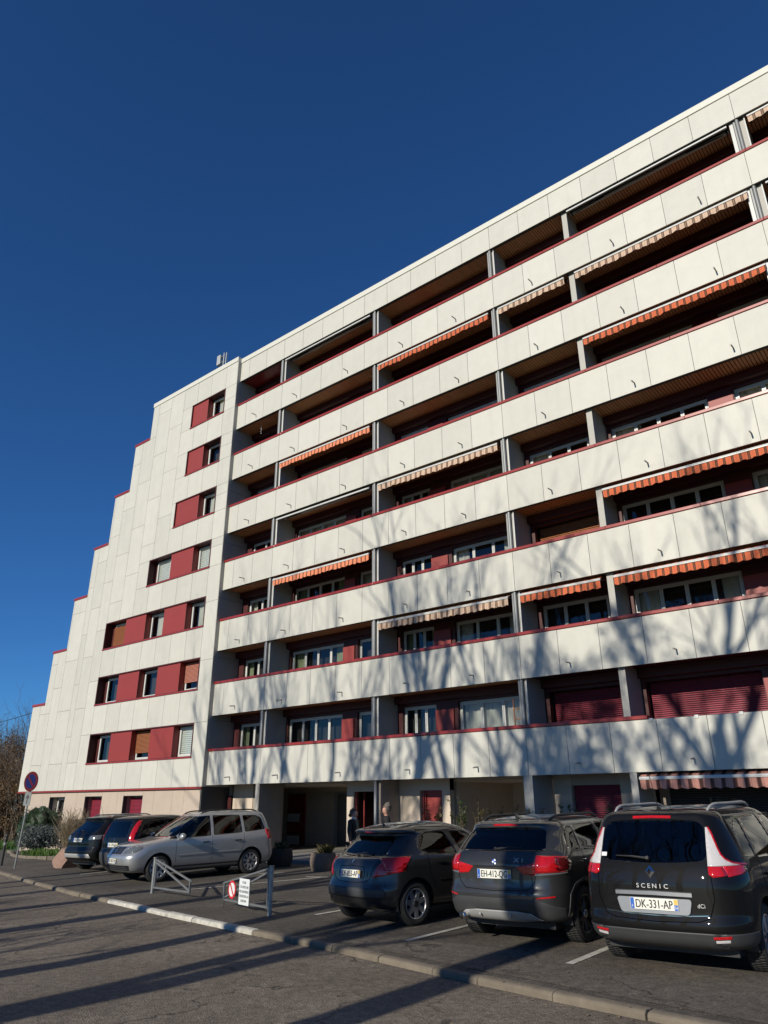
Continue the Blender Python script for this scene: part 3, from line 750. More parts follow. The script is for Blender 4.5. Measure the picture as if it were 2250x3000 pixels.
for i in range(6):
    t = (i+.6)/6.6; m = MB(); m.tube([(0,.1-.08*t,1.95*t),(.3,.1-.08*t,1.95*t)], .014, 6); m.build('rung', 'shutter_brown', e)
# aerials on the tower roof
e = empty('roof_aerial', (-1.75, .3, 22.5), 0, 'white panel phone aerial on a mast above the tower roof', 'aerial')
m = MB(); m.tube([(.42,0,0),(.42,0,1.6)], .035, 12); m.build('mast', 'antenna_white', e)
MB().box(-.1, .2, -.08, .1, .98, 1.58).build('aerial_panel', 'antenna_white', e, bevel=.03)
m = MB(); m.tube([(.2,0,1.1),(.42,0,1.1)], .03, 6); m.tube([(.2,0,1.45),(.42,0,1.45)], .03, 6); m.build('bracket', 'zinc', e)
m = MB(); m.tube([(.62,0,0),(.62,0,1.55)], .03, 8)
for z in (1.0,1.2,1.4): m.tube([(.5,0,z),(.8,0,z)], .012, 5)
m.tube([(.42,0,1.05),(.62,0,1.05)], .02, 5)
m.build('dipole_mast', 'zinc', e)
# ------------------------------------------------------------ cars
def cr(rows, n):
    """Catmull-Rom through rows of numbers -> n rows"""
    k = len(rows); out = []
    t = [0.0]
    for a, b in zip(rows, rows[1:]): t.append(t[-1]+max(.02, math.sqrt((a[0]-b[0])**2+(a[1]-b[1])**2*.6+(a[2]-b[2])**2*.06+(a[3]-b[3])**2)))
    for i in range(n):
        u = t[-1]*i/(n-1); j = 0
        while j < k-2 and u > t[j+1]: j += 1
        h = t[j+1]-t[j]; f = (u-t[j])/h; r = []
        for c in range(len(rows[0])):
            p0, p1 = rows[j][c], rows[j+1][c]
            def slope(q):
                if q == 0 or q == k-1: return (rows[min(q+1,k-1)][c]-rows[max(q-1,0)][c])/(t[min(q+1,k-1)]-t[max(q-1,0)])
                a = (rows[q][c]-rows[q-1][c])/(t[q]-t[q-1]); b = (rows[q+1][c]-rows[q][c])/(t[q+1]-t[q])
                return 0 if a*b <= 0 else 2*a*b/(a+b)
            m0, m1 = slope(j)*h, slope(j+1)*h
            r.append((2*f**3-3*f*f+1)*p0+(f**3-2*f*f+f)*m0+(-2*f**3+3*f*f)*p1+(f**3-f*f)*m1)
        out.append(r)
    return out
def car_shell(rows, n=64, taper=.02):
    """rows: z, y_rear, y_front, halfwidth, rear corner rx, ry, rear bow, front corner rx, ry, front bow"""
    sl = cr(rows, n); bm = bmesh.new(); rings = []
    for (z, yr, yf, w_, rx, ry, br, fx, fy, bf) in sl:
        pts = []; NR, NC, NS, NF = 14, 9, 34, 12
        rx = min(rx, w_*.95); fx = min(fx, w_*.95); L = yf-yr
        ry = min(ry, L*.45); fy = min(fy, L*.45)
        xe = w_-rx; bow = lambda x: br*(x/max(w_, .01))**2
        for i in range(NR): x = xe*i/NR; pts.append((x, yr+bow(x)))
        y0 = yr+bow(xe)
        for i in range(NC):
            a = PI/2*i/NC; pts.append((xe+rx*math.sin(a)**.9, y0+ry*(1-math.cos(a)**.9)))
        ya, yb = y0+ry, yf-bf-fy
        for i in range(NS): pts.append((w_, ya+(yb-ya)*i/NS))
        xf = w_-fx
        for i in range(NC):
            a = PI/2*(1-i/NC); pts.append((xf+fx*math.sin(a)**.9, yf-bf*(xf/max(w_,.01))**2-fy*(1-math.cos(a)**.9)))
        for i in range(NF+1): x = xf*(1-i/NF); pts.append((x, yf-bf*(x/max(w_, .01))**2))
        # plan taper along the side (barrel)
        P = []
        for x, y in pts:
            u = (y-2.2)/2.2; P.append((x*(1-taper*u*u), y, z))
        full = P+[(-x, y, zz) for x, y, zz in P[-2:0:-1]]
        rings.append([bm.verts.new(p) for p in full])
    k = len(rings[0])
    for a, b in zip(rings, rings[1:]):
        for i in range(k):
            j = (i+1) % k
            bm.faces.new((a[i], a[j], b[j], b[i]))
    # close the roof with a strip grid across the width
    top = rings[-1]; h = k//2
    for i in range(h):
        a, b = top[i], top[i+1]; c, d_ = top[(k-i-1) % k], top[(k-i) % k]
        vs = []
        for v in (a, b, c, d_):
            if v not in vs: vs.append(v)
        if len(vs) >= 3: bm.faces.new(vs)
    for f in bm.faces: f.smooth = True
    bm.normal_update()
    return bm
AX = {'side': (1, 2), 'rear': (0, 2), 'top': (0, 1)}
def rpoly(pts, r, n=4):
    """round the corners of a polygon"""
    out = []; k = len(pts)
    for i in range(k):
        p, a, b = Vector(pts[i]), Vector(pts[i-1]), Vector(pts[(i+1) % k])
        rr = r[i] if isinstance(r, (list, tuple)) else r
        d1, d2 = a-p, b-p
        rr = min(rr, d1.length*.45, d2.length*.45)
        if rr < 1e-4: out.append(tuple(p)); continue
        p1, p2 = p+d1.normalized()*rr, p+d2.normalized()*rr
        for j in range(n+1):
            t = j/n; q = p1*(1-t)**2+p*2*t*(1-t)+p2*t*t; out.append(tuple(q))
    return out
def cut(bm, poly, view, filt, layer, pid):
    """slice the surface along a convex polygon drawn in a view and mark the faces inside it"""
    ia, ib = AX[view]
    area = sum(poly[i][0]*poly[(i+1) % len(poly)][1]-poly[(i+1) % len(poly)][0]*poly[i][1] for i in range(len(poly)))
    if area < 0: poly = poly[::-1]
    xs = [p[0] for p in poly]; ys = [p[1] for p in poly]
    faces = []
    for f in bm.faces:
        if not filt(f): continue
        c = [v.co for v in f.verts]
        if max(p[ia] for p in c) < min(xs)-.01 or min(p[ia] for p in c) > max(xs)+.01 or max(p[ib] for p in c) < min(ys)-.01 or min(p[ib] for p in c) > max(ys)+.01: continue
        faces.append(f)
    for i in range(len(poly)):
        p, q = poly[i], poly[(i+1) % len(poly)]
        dx, dy = q[0]-p[0], q[1]-p[1]
        if dx*dx+dy*dy < 1e-10: continue
        co = [0, 0, 0]; no = [0, 0, 0]; co[ia], co[ib] = p; no[ia], no[ib] = dy, -dx
        no = Vector(no).normalized(); co = Vector(co)
        geom = set(faces)
        for f in faces: geom.update(f.edges); geom.update(f.verts)
        ret = bmesh.ops.bisect_plane(bm, geom=list(geom), dist=1e-5, plane_co=co, plane_no=no)
        cand = set(g for g in ret['geom'] if isinstance(g, bmesh.types.BMFace)) | set(f for f in faces if f.is_valid)
        faces = [f for f in cand if (f.calc_center_median()-co).dot(no) < 0]
    for f in faces: f[layer] = pid
    return faces
class Car:
    def __init__(s, name, xy, rz, rows, paint, label, n=64, taper=.02):
        s.e = empty(name, (xy[0], xy[1], gz(*xy)), rz, label, 'car', 'cars parked in front of the apartment block')
        sg = math.cos(rz); s.e.rotation_euler = (.023*sg, -.0145*sg, rz)
        s.bm = car_shell(rows, n, taper); s.lay = s.bm.faces.layers.int.new('part'); s.parts = {}; s.paint = paint; s.pid = 0
        s.base = s.bm.copy(); s.base.faces.ensure_lookup_table()
        s.bvh = BVHTree.FromBMesh(s.base)
    def surf(s, a, b, view, sgn=1):
        """point and normal on the body seen in a view"""
        if view == 'rear': o, d = Vector((a, -3, b)), Vector((0, 1, 0))
        elif view == 'front': o, d = Vector((a, 9, b)), Vector((0, -1, 0))
        elif view == 'side': o, d = Vector((3*sgn, a, b)), Vector((-sgn, 0, 0))
        else: o, d = Vector((a, b, 4)), Vector((0, 0, -1))
        h = s.bvh.ray_cast(o, d)
        if h[0] is None: h = s.bvh.find_nearest(o+d*3)
        n = h[1]
        if n.dot(d) > 0: n = -n
        return h[0], n
    def region(s, name, mat, polys, view, both=False, sgn=1, push=-.004, label=None, mirror=False, ymax=None):
        """cut one part out of the body; polys: convex polygons; both: also the mirrored side as its own part"""
        jobs = [sgn] if not both else [1, -1]
        for sg in jobs:
            s.pid += 1
            for poly in polys:
                if view == 'rear': p = [(x*sg, z) for x, z in poly]; fl = lambda f: f.normal.y < -.12 and f.calc_center_median().y < 2
                elif view == 'front': p = [(x*sg, z) for x, z in poly]; fl = lambda f: f.normal.y > .08 and f.calc_center_median().y > 2
                elif view == 'side': p = poly; fl = (lambda f: f.normal.x*sg > .25)
                else: p = poly; fl = lambda f: f.normal.z > .2
                cut(s.bm, p, 'rear' if view == 'front' else view, fl, s.lay, s.pid)
            s.parts[s.pid] = (name, mat, push)
    def arches(s, ys, zc, r):
        for y in ys:
            poly = [(y+r*math.cos(2*PI*i/28), zc+r*math.sin(2*PI*i/28)) for i in range(28)]
            for sg in (1, -1): cut(s.bm, poly, 'side', lambda f: f.normal.x*sg > -.2 and f.calc_center_median().x*sg > .45, s.lay, -1)
    def finish(s):
        bm = s.bm
        dele = [f for f in bm.faces if f[s.lay] == -1]; bmesh.ops.delete(bm, geom=dele, context='FACES')
        bm.normal_update()
        def extract(pid):
            fs = [f for f in bm.faces if f[s.lay] == pid]
            if not fs: return None
            idx = {}; vs = []; ff = []
            for f in fs:
                q = []
                for v in f.verts:
                    if v not in idx: idx[v] = len(vs); vs.append((v.co.copy(), v.normal.copy()))
                    q.append(idx[v])
                ff.append(q)
            return vs, ff
        vs, ff = extract(0)
        me = bpy.data.meshes.new('body'); me.from_pydata([v for v, _ in vs], [], ff)
        me.polygons.foreach_set('use_smooth', [True]*len(me.polygons)); me.update()
        s.body = link('body', me, s.paint, s.e)
        for pid, (name, mat, push) in s.parts.items():
            r = extract(pid)
            if not r: continue
            vs, ff = r; nv = len(vs)
            pts = [v+n*push for v, n in vs]
            # skirt from the pushed border back to the body
            ec = {}
            for f in ff:
                for i in range(len(f)): a, b = f[i], f[(i+1) % len(f)]; ec[(a, b)] = ec.get((a, b), 0)+1
            bd = [(a, b) for (a, b) in ec if (b, a) not in ec]
            pts += [v-n*.006 if push > 0 else v+n*.0 for v, n in vs]
            fl = list(ff)+[(b, a, nv+a, nv+b) for a, b in bd]
            me = bpy.data.meshes.new(name); me.from_pydata(pts, [], fl)
            me.polygons.foreach_set('use_smooth', [i < len(ff) for i in range(len(fl))]); me.validate(); me.update()
            o = link(name, me, mat, s.e)
        s.bm.free()
        return s.e
    def ribbon(s, pts, view, mat, name, width=.007, lift=.002, sgn=1, both=False, thick=None, parent=None, closed=False, sub=10):
        """strip that follows the body surface along a polyline drawn in a view"""
        for sg in ((1, -1) if both else (sgn,)):
            P = []
            Q = list(pts)+([pts[0]] if closed else [])
            for (a, b) in zip(Q, Q[1:]):
                for i in range(sub): P.append((a[0]+(b[0]-a[0])*i/sub, a[1]+(b[1]-a[1])*i/sub))
            P.append(Q[-1])
            S3 = [s.surf(p[0]*(sg if view in ('rear', 'front') else 1), p[1], view, sg) for p in P]
            m = MB(); k = len(S3)
            for i, (p, n) in enumerate(S3):
                t = (S3[min(i+1, k-1)][0]-S3[max(i-1, 0)][0])
                t = t.normalized() if t.length > 1e-6 else Vector((0, 0, 1))
                sd = t.cross(n).normalized()*width/2
                h = n*lift; bb = n*-.004
                m.v += [tuple(p-sd+bb), tuple(p-sd*.7+h), tuple(p+sd*.7+h), tuple(p+sd+bb)]
            for i in range(k-1):
                for j in range(3): a = 4*i+j; m.f.append((a, a+1, a+5, a+4))
            m.build(name, mat, parent or s.e, smooth=False, fix=True)
    def stick(s, me_or_mb, a, b, view, mat, name, lift=.003, sgn=1, up=Vector((0, 0, 1)), parent=None, tiltx=None):
        """lay a flat mesh (drawn in its own xy) on the body"""
        p, n = s.surf(a, b, view, sgn)
        if tiltx is not None: n = Vector(tiltx).normalized()
        x = up.cross(n).normalized(); y = n.cross(x)
        mt = Matrix((x, y, n)).transposed().to_4x4(); mt.translation = p+n*lift
        me = me_or_mb.mesh(name) if isinstance(me_or_mb, MB) else me_or_mb
        o = link(name, me, mat, parent or s.e); o.matrix_local = mt
        return o
    def plate(s, a, b, view, txt, right=True, tilt=None, w=.52, h=.11, lift=.012):
        m = MB(); m.box(-w/2, w/2, -h/2, h/2, -.006, .002)
        p = s.stick(m, a, b, view, 'plate_white', 'number_plate', lift, tiltx=tilt)
        def add(name, mm, mat): 
            o = link(name, mm, mat, p); return o
        add('blue_band', MB().box(-w/2+.003, -w/2+.043, -h/2+.003, h/2-.003, .002, .0035).mesh('blue_band'), 'plate_blue')
        if right:
            add('blue_band', MB().box(w/2-.043, w/2-.003, -h/2+.003, 0, .002, .0035).mesh('blue_band'), 'plate_blue')
            add('region_mark', MB().box(w/2-.043, w/2-.003, .002, h/2-.003, .002, .0035).mesh('region_mark'), 'plate_yellow')
            t = text_mesh('54', .042, .001, .8); o = add('lettering', t, 'plate_white'); o.location = (w/2-.023, -h/4, .004)
        t = text_mesh('F', .036, .001, .9); o = add('lettering', t, 'plate_white'); o.location = (-w/2+.023, -h/4, .004)
        t = text_mesh(txt, .115, .001, 1); xs = [v.co.x for v in t.vertices]; k = (w-.12)/(max(xs)-min(xs)); c = (max(xs)+min(xs))/2
        for v in t.vertices:
            v.co.x = (v.co.x-c)*k
            # heavier strokes
        o = add('lettering', t, 'ink'); o.location = (0, -.004, .003)
        m2 = text_mesh(txt, .115, .001, 1)
        for v in m2.vertices: v.co.x = (v.co.x-c)*k+.0035
        o2 = add('lettering', m2, 'ink'); o2.location = (0, -.004, .0036)
        return p
    def wheels(s, yr, yf, r, track, wd, style, rim=.66, rimmat='alloy'):
        pr = [(rim*r*.98, -wd*.5+.012), (rim*r+.012, -wd*.5+.002), (r*.86, -wd*.5-.006), (r*.95, -wd*.46), (r*.99, -wd*.38), (r, -wd*.2), (r, wd*.2), (r*.99, wd*.38), (r*.95, wd*.46), (r*.86, wd*.5+.006), (rim*r+.012, wd*.5-.002), (rim*r*.98, wd*.5-.012)]
        tm = MB(); tm.lathe(pr, 48, 'x')
        # tread blocks
        nb = 60
        for i in range(nb):
            a0 = 2*PI*i/nb; a1 = a0+2*PI/nb*.62
            for (u, v, sk) in ((-.42,-.16,.05), (-.12,.12,0), (.16,.42,-.05)):
                q = []
                for (aa, hh, rr) in ((a0,u,1),(a0,v,1),(a1,v,1),(a1,u,1)):
                    an = aa+sk; q.append((wd*hh, (r+.006)*math.cos(an), (r+.006)*math.sin(an)))
                c = [(x, y*(r-.004)/(r+.006), z*(r-.004)/(r+.006)) for x, y, z in q]
                n = len(tm.v); tm.v += q+c
                tm.f += [(n,n+3,n+2,n+1),(n,n+1,n+5,n+4),(n+1,n+2,n+6,n+5),(n+2,n+3,n+7,n+6),(n+3,n,n+4,n+7)]
        tme = tm.mesh('wheel', True)
        rr = rim*r
        def rim_mesh():
            m = MB(); f = wd*.5
            m.lathe([(rr, -f+.02), (rr, f-.012), (rr*.95, f-.004), (rr*.91, f-.012), (rr*.90, f-.05), (rr*.86, -f+.03)], 40, 'x')
            return m
        def spoke(m, ang, r0, r1, w0, w1, x0, x1, th=.02, off=0, off1=None):
            off1 = off if off1 is None else off1
            c, s_ = math.cos(ang), math.sin(ang); n = len(m.v)
            for rad, wv, xx, of in ((r0, w0, x0, off), (r1, w1, x1, off1)):
                for side in (-1, 1):
                    for t in (0, -th):
                        lx = of+side*wv/2*(1 if t == 0 else 1.25)
                        m.v.append((xx+t, rad*c-lx*s_, rad*s_+lx*c))
            m.f += [(n,n+2,n+6,n+4),(n+1,n+5,n+7,n+3),(n,n+4,n+5,n+1),(n+2,n+3,n+7,n+6),(n+4,n+6,n+7,n+5),(n,n+1,n+3,n+2)]
        rm = rim_mesh(); sm = MB(); f = wd*.5
        xo = f-.018
        if style == 'seven':
            for i in range(7): a = 2*PI*i/7; spoke(sm, a, .02, rr*.93, .075, .06, xo+.002, xo-.004)
            sm.lathe([(rr*.93, xo-.006),(rr*.98, xo),(rr*.93, xo+.004),(rr*.9, xo-.004)], 40, 'x'); hubr = .05
        elif style == 'nine':
            for i in range(9): a = 2*PI*i/9; spoke(sm, a, .02, rr*.92, .045, .058, xo-.004, xo)
            hubr = .06
        elif style == 'twin':
            for i in range(5):
                a = 2*PI*i/5+.3; spoke(sm, a, .03, rr*.93, .03, .042, xo-.004, xo, off=.012, off1=.055); spoke(sm, a, .03, rr*.93, .03, .042, xo-.004, xo, off=-.012, off1=-.055)
            hubr = .045
        elif style == 'y':
            for i in range(5):
                a = 2*PI*i/5+.2; spoke(sm, a, .03, rr*.55, .06, .075, xo-.012, xo-.004)
                spoke(sm, a+.02, rr*.5, rr*.93, .045, .04, xo-.005, xo, off=.016, off1=.06); spoke(sm, a-.02, rr*.5, rr*.93, .045, .04, xo-.005, xo, off=-.016, off1=-.06)
            hubr = .045
        hb = MB(); hb.lathe([(hubr, xo-.03), (hubr, xo+.004), (hubr*.75, xo+.008), (0, xo+.008)], 24, 'x')
        dk = MB(); dk.lathe([(rr*.9, f-.075), (0, f-.075)], 32, 'x')
        rme, sme, hme, dme = rm.mesh('rim', True), sm.mesh('spokes'), hb.mesh('hub_cap', True), dk.mesh('brake_disc')
        b_ = bmesh.new(); b_.from_mesh(sme); bmesh.ops.recalc_face_normals(b_, faces=b_.faces); b_.to_mesh(sme); b_.free()
        for y in (yr, yf):
            for sg in (1, -1):
                wv = link('wheel', tme, 'rubber', s.e); wv.location = (sg*track/2, y, r)
                wv.rotation_euler = (rng.uniform(0, 6), 0, 0) if sg > 0 else (rng.uniform(0, 6), 0, PI)
                for mm, mt, nm in ((rme, rimmat, 'rim'), (sme, rimmat, 'spokes'), (hme, 'alloy_dark' if rimmat == 'alloy' else 'alloy', 'hub_cap'), (dme, 'black_plastic', 'brake_disc')): link(nm, mm, mt, wv)
        # wheel wells and floor pan
        for y in (yr, yf):
            ra = r+.055
            for sg in (1, -1):
                m = MB(); n = 0; k = 20
                for i in range(k+1):
                    a = PI*1.15*i/k-PI*.075
                    for xx in (track/2+wd/2-.03, .42): m.v.append((sg*xx, y+ra*math.cos(a), r+ra*math.sin(a)))
                for i in range(k): m.f.append((n+2*i, n+2*i+1, n+2*i+3, n+2*i+2))
                m.build('wheel_well', 'black_plastic', s.e, smooth=True)
    def interior(s, L, wid, yb, yc, zfloor=.3, light=False, seats=True):
        """floor pan, seat rows with headrests, dashboard"""
        MB().box(-wid+.22, wid-.22, .35, L-.5, zfloor-.1, zfloor).build('floor_pan', 'black_plastic', s.e)
        mt = 'seat_cloth'
        for (y, xs_) in ((yb, (-.42, 0, .42)), (yc, (-.38, .38))):
            for x in xs_:
                hw = .2 if len(xs_) == 3 else .25
                m = MB(); m.box(x-hw, x+hw, y, y+.14, zfloor+.25, 1.08); m.box(x-hw, x+hw, y, y+.55, zfloor+.1, zfloor+.3)
                st = m.build('seat', mt, s.e, bevel=.05)
                if not (len(xs_) == 3 and x == 0):
                    h = MB(); h.box(x-.12, x+.12, y-.02, y+.08, 1.12, 1.3); h.build('headrest', mt, st, bevel=.04)
        MB().box(-wid+.15, wid-.15, yc+1.0, yc+1.5, .55, .93).build('dashboard', 'black_plastic', s.e, bevel=.08)
        m = MB(); m.tube([(-.38+.18*math.cos(a), yc+.85, .9+.18*math.sin(a)) for a in [2*PI*i/20 for i in range(21)]], .014, 6); m.build('steering_wheel', 'black_plastic', s.e)

def side_windows(c, polys, glassm='car_glass', names=None):
    for p in polys: c.region('side_window', glassm, [p], 'side', both=True, push=-.006)
def mirror_part(c, y, z, w_, mat):
    for sg in (1, -1):
        m = MB(); m.lathe([(0,-.05),(.07,-.045),(.105,0),(.1,.05),(.06,.085),(0,.095)], 16, 'y')
        m.v = [(x*1.15, yy, zz*.85) for x, yy, zz in m.v]
        o = m.build('door_mirror', mat, c.e, smooth=True); o.location = (sg*(w_+.12), y, z)
        a = MB(); a.box(-.09, .09, -.03, .03, -.07, -.04); q = a.build('mirror_arm', 'black_plastic', o, bevel=.01); q.location = (-sg*.08, 0, 0)
        g_ = MB(); g_.poly([(-.09,-.052,-.06),(.09,-.052,-.06),(.09,-.052,.06),(-.09,-.052,.06)]); g_.build('mirror_glass', 'chrome', o)
def wiper(c, a, b, view='rear', sgn=1):
    p, n = c.surf(*a, view); q, n2 = c.surf(*b, view)
    m = MB(); m.tube([p+n*.012, p*.5+q*.5+(n+n2)*.5*.03, q+n2*.012], [.014, .010, .006], 6); m.tube([p+n*-.01, p+n*.03], .02, 8)
    m.build('wiper', 'black_plastic', c.e)
def roof_rails(c, y0, y1, x, mat, h=.05, r=.016, zoff=0):
    for sg in (1, -1):
        P = []
        for i in range(17):
            t = i/16; y = y0+(y1-y0)*t; p, n = c.surf(sg*(x-.03*abs(2*t-1)**2), y, 'top')
            e_ = min(t, 1-t); P.append(p+Vector((0, 0, h*min(1, (e_*7)**.6)+.0*zoff-.006)))
        m = MB(); m.tube(P, [r*1.15 if 0 < i < 16 else r*.5 for i in range(17)], 8)
        m.build('roof_rail', mat, c.e, smooth=True)

# ---------- black people carrier (right)
rows = [ # z, yr, yf, w, rx, ry, bow, fx, fy, fbow
 (0.27,0.2,4.3,0.78,0.35,0.42,0.06,0.3,0.3,0.1),(0.305,0.1,4.45,0.86,0.4,0.44,0.08,0.35,0.35,0.12),(0.35,0.045,4.5,0.895,0.43,0.46,0.09,0.4,0.4,0.14),(0.44,0.012,4.54,0.915,0.44,0.47,0.095,0.42,0.42,0.15),
 (0.47,0,4.55,0.918,0.44,0.47,0.095,0.42,0.42,0.15),(0.56,0.006,4.56,0.922,0.43,0.48,0.095,0.45,0.45,0.15),(0.585,0.03,4.55,0.922,0.42,0.48,0.09,0.45,0.45,0.15),(0.75,0.035,4.5,0.922,0.41,0.5,0.09,0.45,0.5,0.15),
 (0.88,0.04,4.35,0.92,0.4,0.52,0.09,0.45,0.55,0.15),(0.98,0.06,4,0.912,0.39,0.54,0.09,0.42,0.6,0.12),(1.05,0.085,3.62,0.895,0.37,0.54,0.09,0.4,0.55,0.1),(1.12,0.12,3.38,0.872,0.35,0.54,0.09,0.38,0.5,0.1),
 (1.3,0.21,3.05,0.805,0.295,0.465,0.082,0.34,0.42,0.1),(1.46,0.3,2.76,0.735,0.235,0.357,0.07,0.3,0.36,0.1),(1.535,0.34,2.6,0.692,0.216,0.296,0.065,0.28,0.34,0.09),(1.57,0.36,2.5,0.66,0.227,0.296,0.062,0.28,0.34,0.08),
 (1.605,0.5,2.32,0.59,0.26,0.34,0.05,0.28,0.36,0.07),(1.632,0.85,2.05,0.44,0.26,0.36,0.03,0.25,0.35,0.05),(1.645,1.25,1.75,0.22,0.15,0.2,0.01,0.15,0.2,0.02)]
c = Car('parked_car', (22.43,-10.70), 0, rows, 'paint_black', 'shiny black people carrier with tall white and red tail lights, rightmost of the parked cars')
c.arches((.9, 3.66), .335, .385)
c.region('rear_window', 'car_glass', [rpoly([(-.60,1.115),(-.3,1.093),(0,1.086),(.3,1.093),(.60,1.115),(.565,1.495),(.3,1.515),(-.3,1.515),(-.565,1.495)], [.09,.0,.0,0,.09,.13,0,0,.13])], 'rear', push=-.005)
LO = [(1.062,.88),(1.09,.80),(1.125,.75),(1.17,.715),(1.23,.69),(1.30,.665),(1.38,.637),(1.435,.605)]
LI = lambda z: .60-.02*(z-1.062)/.375
c.region('tail_light', 'lens_clear', [[(LI(a[0]),a[0]),(a[1],a[0]),(b[1],b[0]),(LI(b[0]),b[0])] for a, b in zip(LO, LO[1:])], 'rear', both=True, push=.006)
c.region('tail_light_red', 'lens_red', [[(.60,1.060),(.82,1.060),(.82,.978),(.645,.957),(.605,.985)]], 'rear', both=True, push=.007)
c.region('tail_light_tip', 'lens_red', [[(.20,1.060),(.43,1.060),(.50,1.045),(.50,1.01),(.44,.985),(.20,.962)]], 'side', both=True, push=.007)
c.region('bumper_trim', 'grey_plastic', [[(-1,.2),(1,.2),(1,.445),(-1,.445)]], 'rear', push=.004)
c.region('bumper_side_trim', 'grey_plastic', [[(-.1,.2),(.50,.2),(.50,.42),(.45,.445),(-.1,.445)]], 'side', both=True, push=.004)
side_windows(c, [rpoly([(.62,1.14),(1.02,1.10),(1.13,1.50),(.95,1.50),(.72,1.40)], .05), rpoly([(1.08,1.095),(2.02,1.06),(1.98,1.525),(1.2,1.515)], .05), rpoly([(2.10,1.057),(3.02,1.03),(2.85,1.18),(2.48,1.50),(2.06,1.525)], .05)])
c.region('windscreen', 'car_glass_clear', [rpoly([(-.76,1.10),(.76,1.10),(.60,1.53),(-.60,1.53)], .06)], 'front', push=-.005)
c.finish()
c.wheels(.9, 3.66, .325, 1.56, .21, 'twin', .69, 'alloy'); c.interior(4.5, .92, .95, 1.95)
c.ribbon([(-.635,1.45),(-.65,1.2),(-.625,.98),(-.63,.75),(-.56,.58),(-.45,.545),(0,.53),(.45,.545),(.56,.58),(.63,.75),(.625,.98),(.60,1.06)], 'rear', 'gap_black', 'tailgate_gap', .010, .0015)
c.ribbon([(-.55,.605),(-.3,.59),(0,.585),(.3,.59),(.55,.605)], 'rear', 'chrome', 'edge_strip', .012, .004)
c.ribbon([(x-.004, z) for z, x in LO], 'rear', 'lens_red', 'light_rim', .022, .011, both=True, sub=4)
c.ribbon([(-.415,.79),(0,.797),(.415,.79)], 'rear', 'alloy', 'handle_strip', .052, .022)
bk = MB(); bk.prism_y(rpoly([(-.37,-.09),(.37,-.09),(.41,.06),(-.41,.06)], .04), 0, .006); bk.v = [(x, z, -y) for x, y, z in bk.v]
c.stick(bk, 0, .69, 'rear', 'alloy', 'plate_recess', .006, tiltx=(0,-1,.06)); c.plate(.005, .69, 'rear', 'DK-331-AP', tilt=(0,-1,.08), lift=.016)
c.ribbon([(-.22,1.542),(.0,1.547),(.10+.12,1.542)], 'rear', 'lens_red', 'brake_light', .036, .008)
for i, ch in enumerate('SCENIC'):
    c.stick(text_mesh(ch, .062, .002, 1.15), -.155+i*.062, .862, 'rear', 'badge_silver', 'lettering', .003)
c.stick(text_mesh('dCi', .055, .002, 1), .49, .69, 'rear', 'badge_silver', 'lettering', .003)
m = MB()
for (o_, i_) in (((.052,.068),(.026,.034)),):
    O = [(0,o_[1]),(o_[0],0),(0,-o_[1]),(-o_[0],0)]; I = [(0,i_[1]),(i_[0],0),(0,-i_[1]),(-i_[0],0)]
    n = len(m.v); m.v += [(x,y,.004) for x,y in O]+[(x*.9,y*.9,.016) for x,y in I]+[(x*.8,y*.8,.004) for x,y in I]
    for i in range(4): j=(i+1)%4; m.f += [(i,4+i,4+j,j),(4+i,8+i,8+j,4+j)]
    m.f = [tuple(reversed(f)) for f in m.f]
c.stick(m, -.005, 1.0, 'rear', 'chrome', 'diamond_badge', .002)
wiper(c, (-.03,1.125), (-.40,1.145)); roof_rails(c, .62, 2.4, .575, 'silver_plastic', .055, .017)
for sg in (1, -1):
    c.ribbon([(.56*sg,.405),(.72*sg,.415)], 'rear', 'lens_red', 'reflector', .03, .01); c.ribbon([(.575*sg,.372),(.70*sg,.38)], 'rear', 'lens_clear', 'reverse_lamp', .03, .01)
c.ribbon([(1.05,1.09),(1.0,.9),(1.12,.65),(1.3,.5)], 'side', 'gap_black', 'door_gap', .008, .0015, both=True)
c.ribbon([(2.06,1.05),(2.06,.35)], 'side', 'gap_black', 'door_gap', .008, .0015, both=True); c.ribbon([(3.05,1.0),(3.0,.35)], 'side', 'gap_black', 'door_gap', .008, .0015, both=True)
c.ribbon([(1.15,.92),(1.33,.92)], 'side', 'paint_black', 'door_handle', .03, .03, both=True); c.ribbon([(2.2,.9),(2.38,.9)], 'side', 'paint_black', 'door_handle', .03, .03, both=True)
mirror_part(c, 2.95, 1.08, .86, 'paint_black')
m = MB(); p, n = c.surf(-.02, .68, 'top'); m.tube([p-n*.01, p+Vector((0,-.03,.03))], [.03,.012], 8); m.tube([p+Vector((0,-.03,.03)), p+Vector((0,-.17,.42))], .004, 5); m.build('radio_aerial', 'black_plastic', c.e)
c.stick(MB().box(-.032,.032,-.022,.022,-.002,.001), -.555, 1.16, 'rear', 'sticker_white', 'sticker', .003)

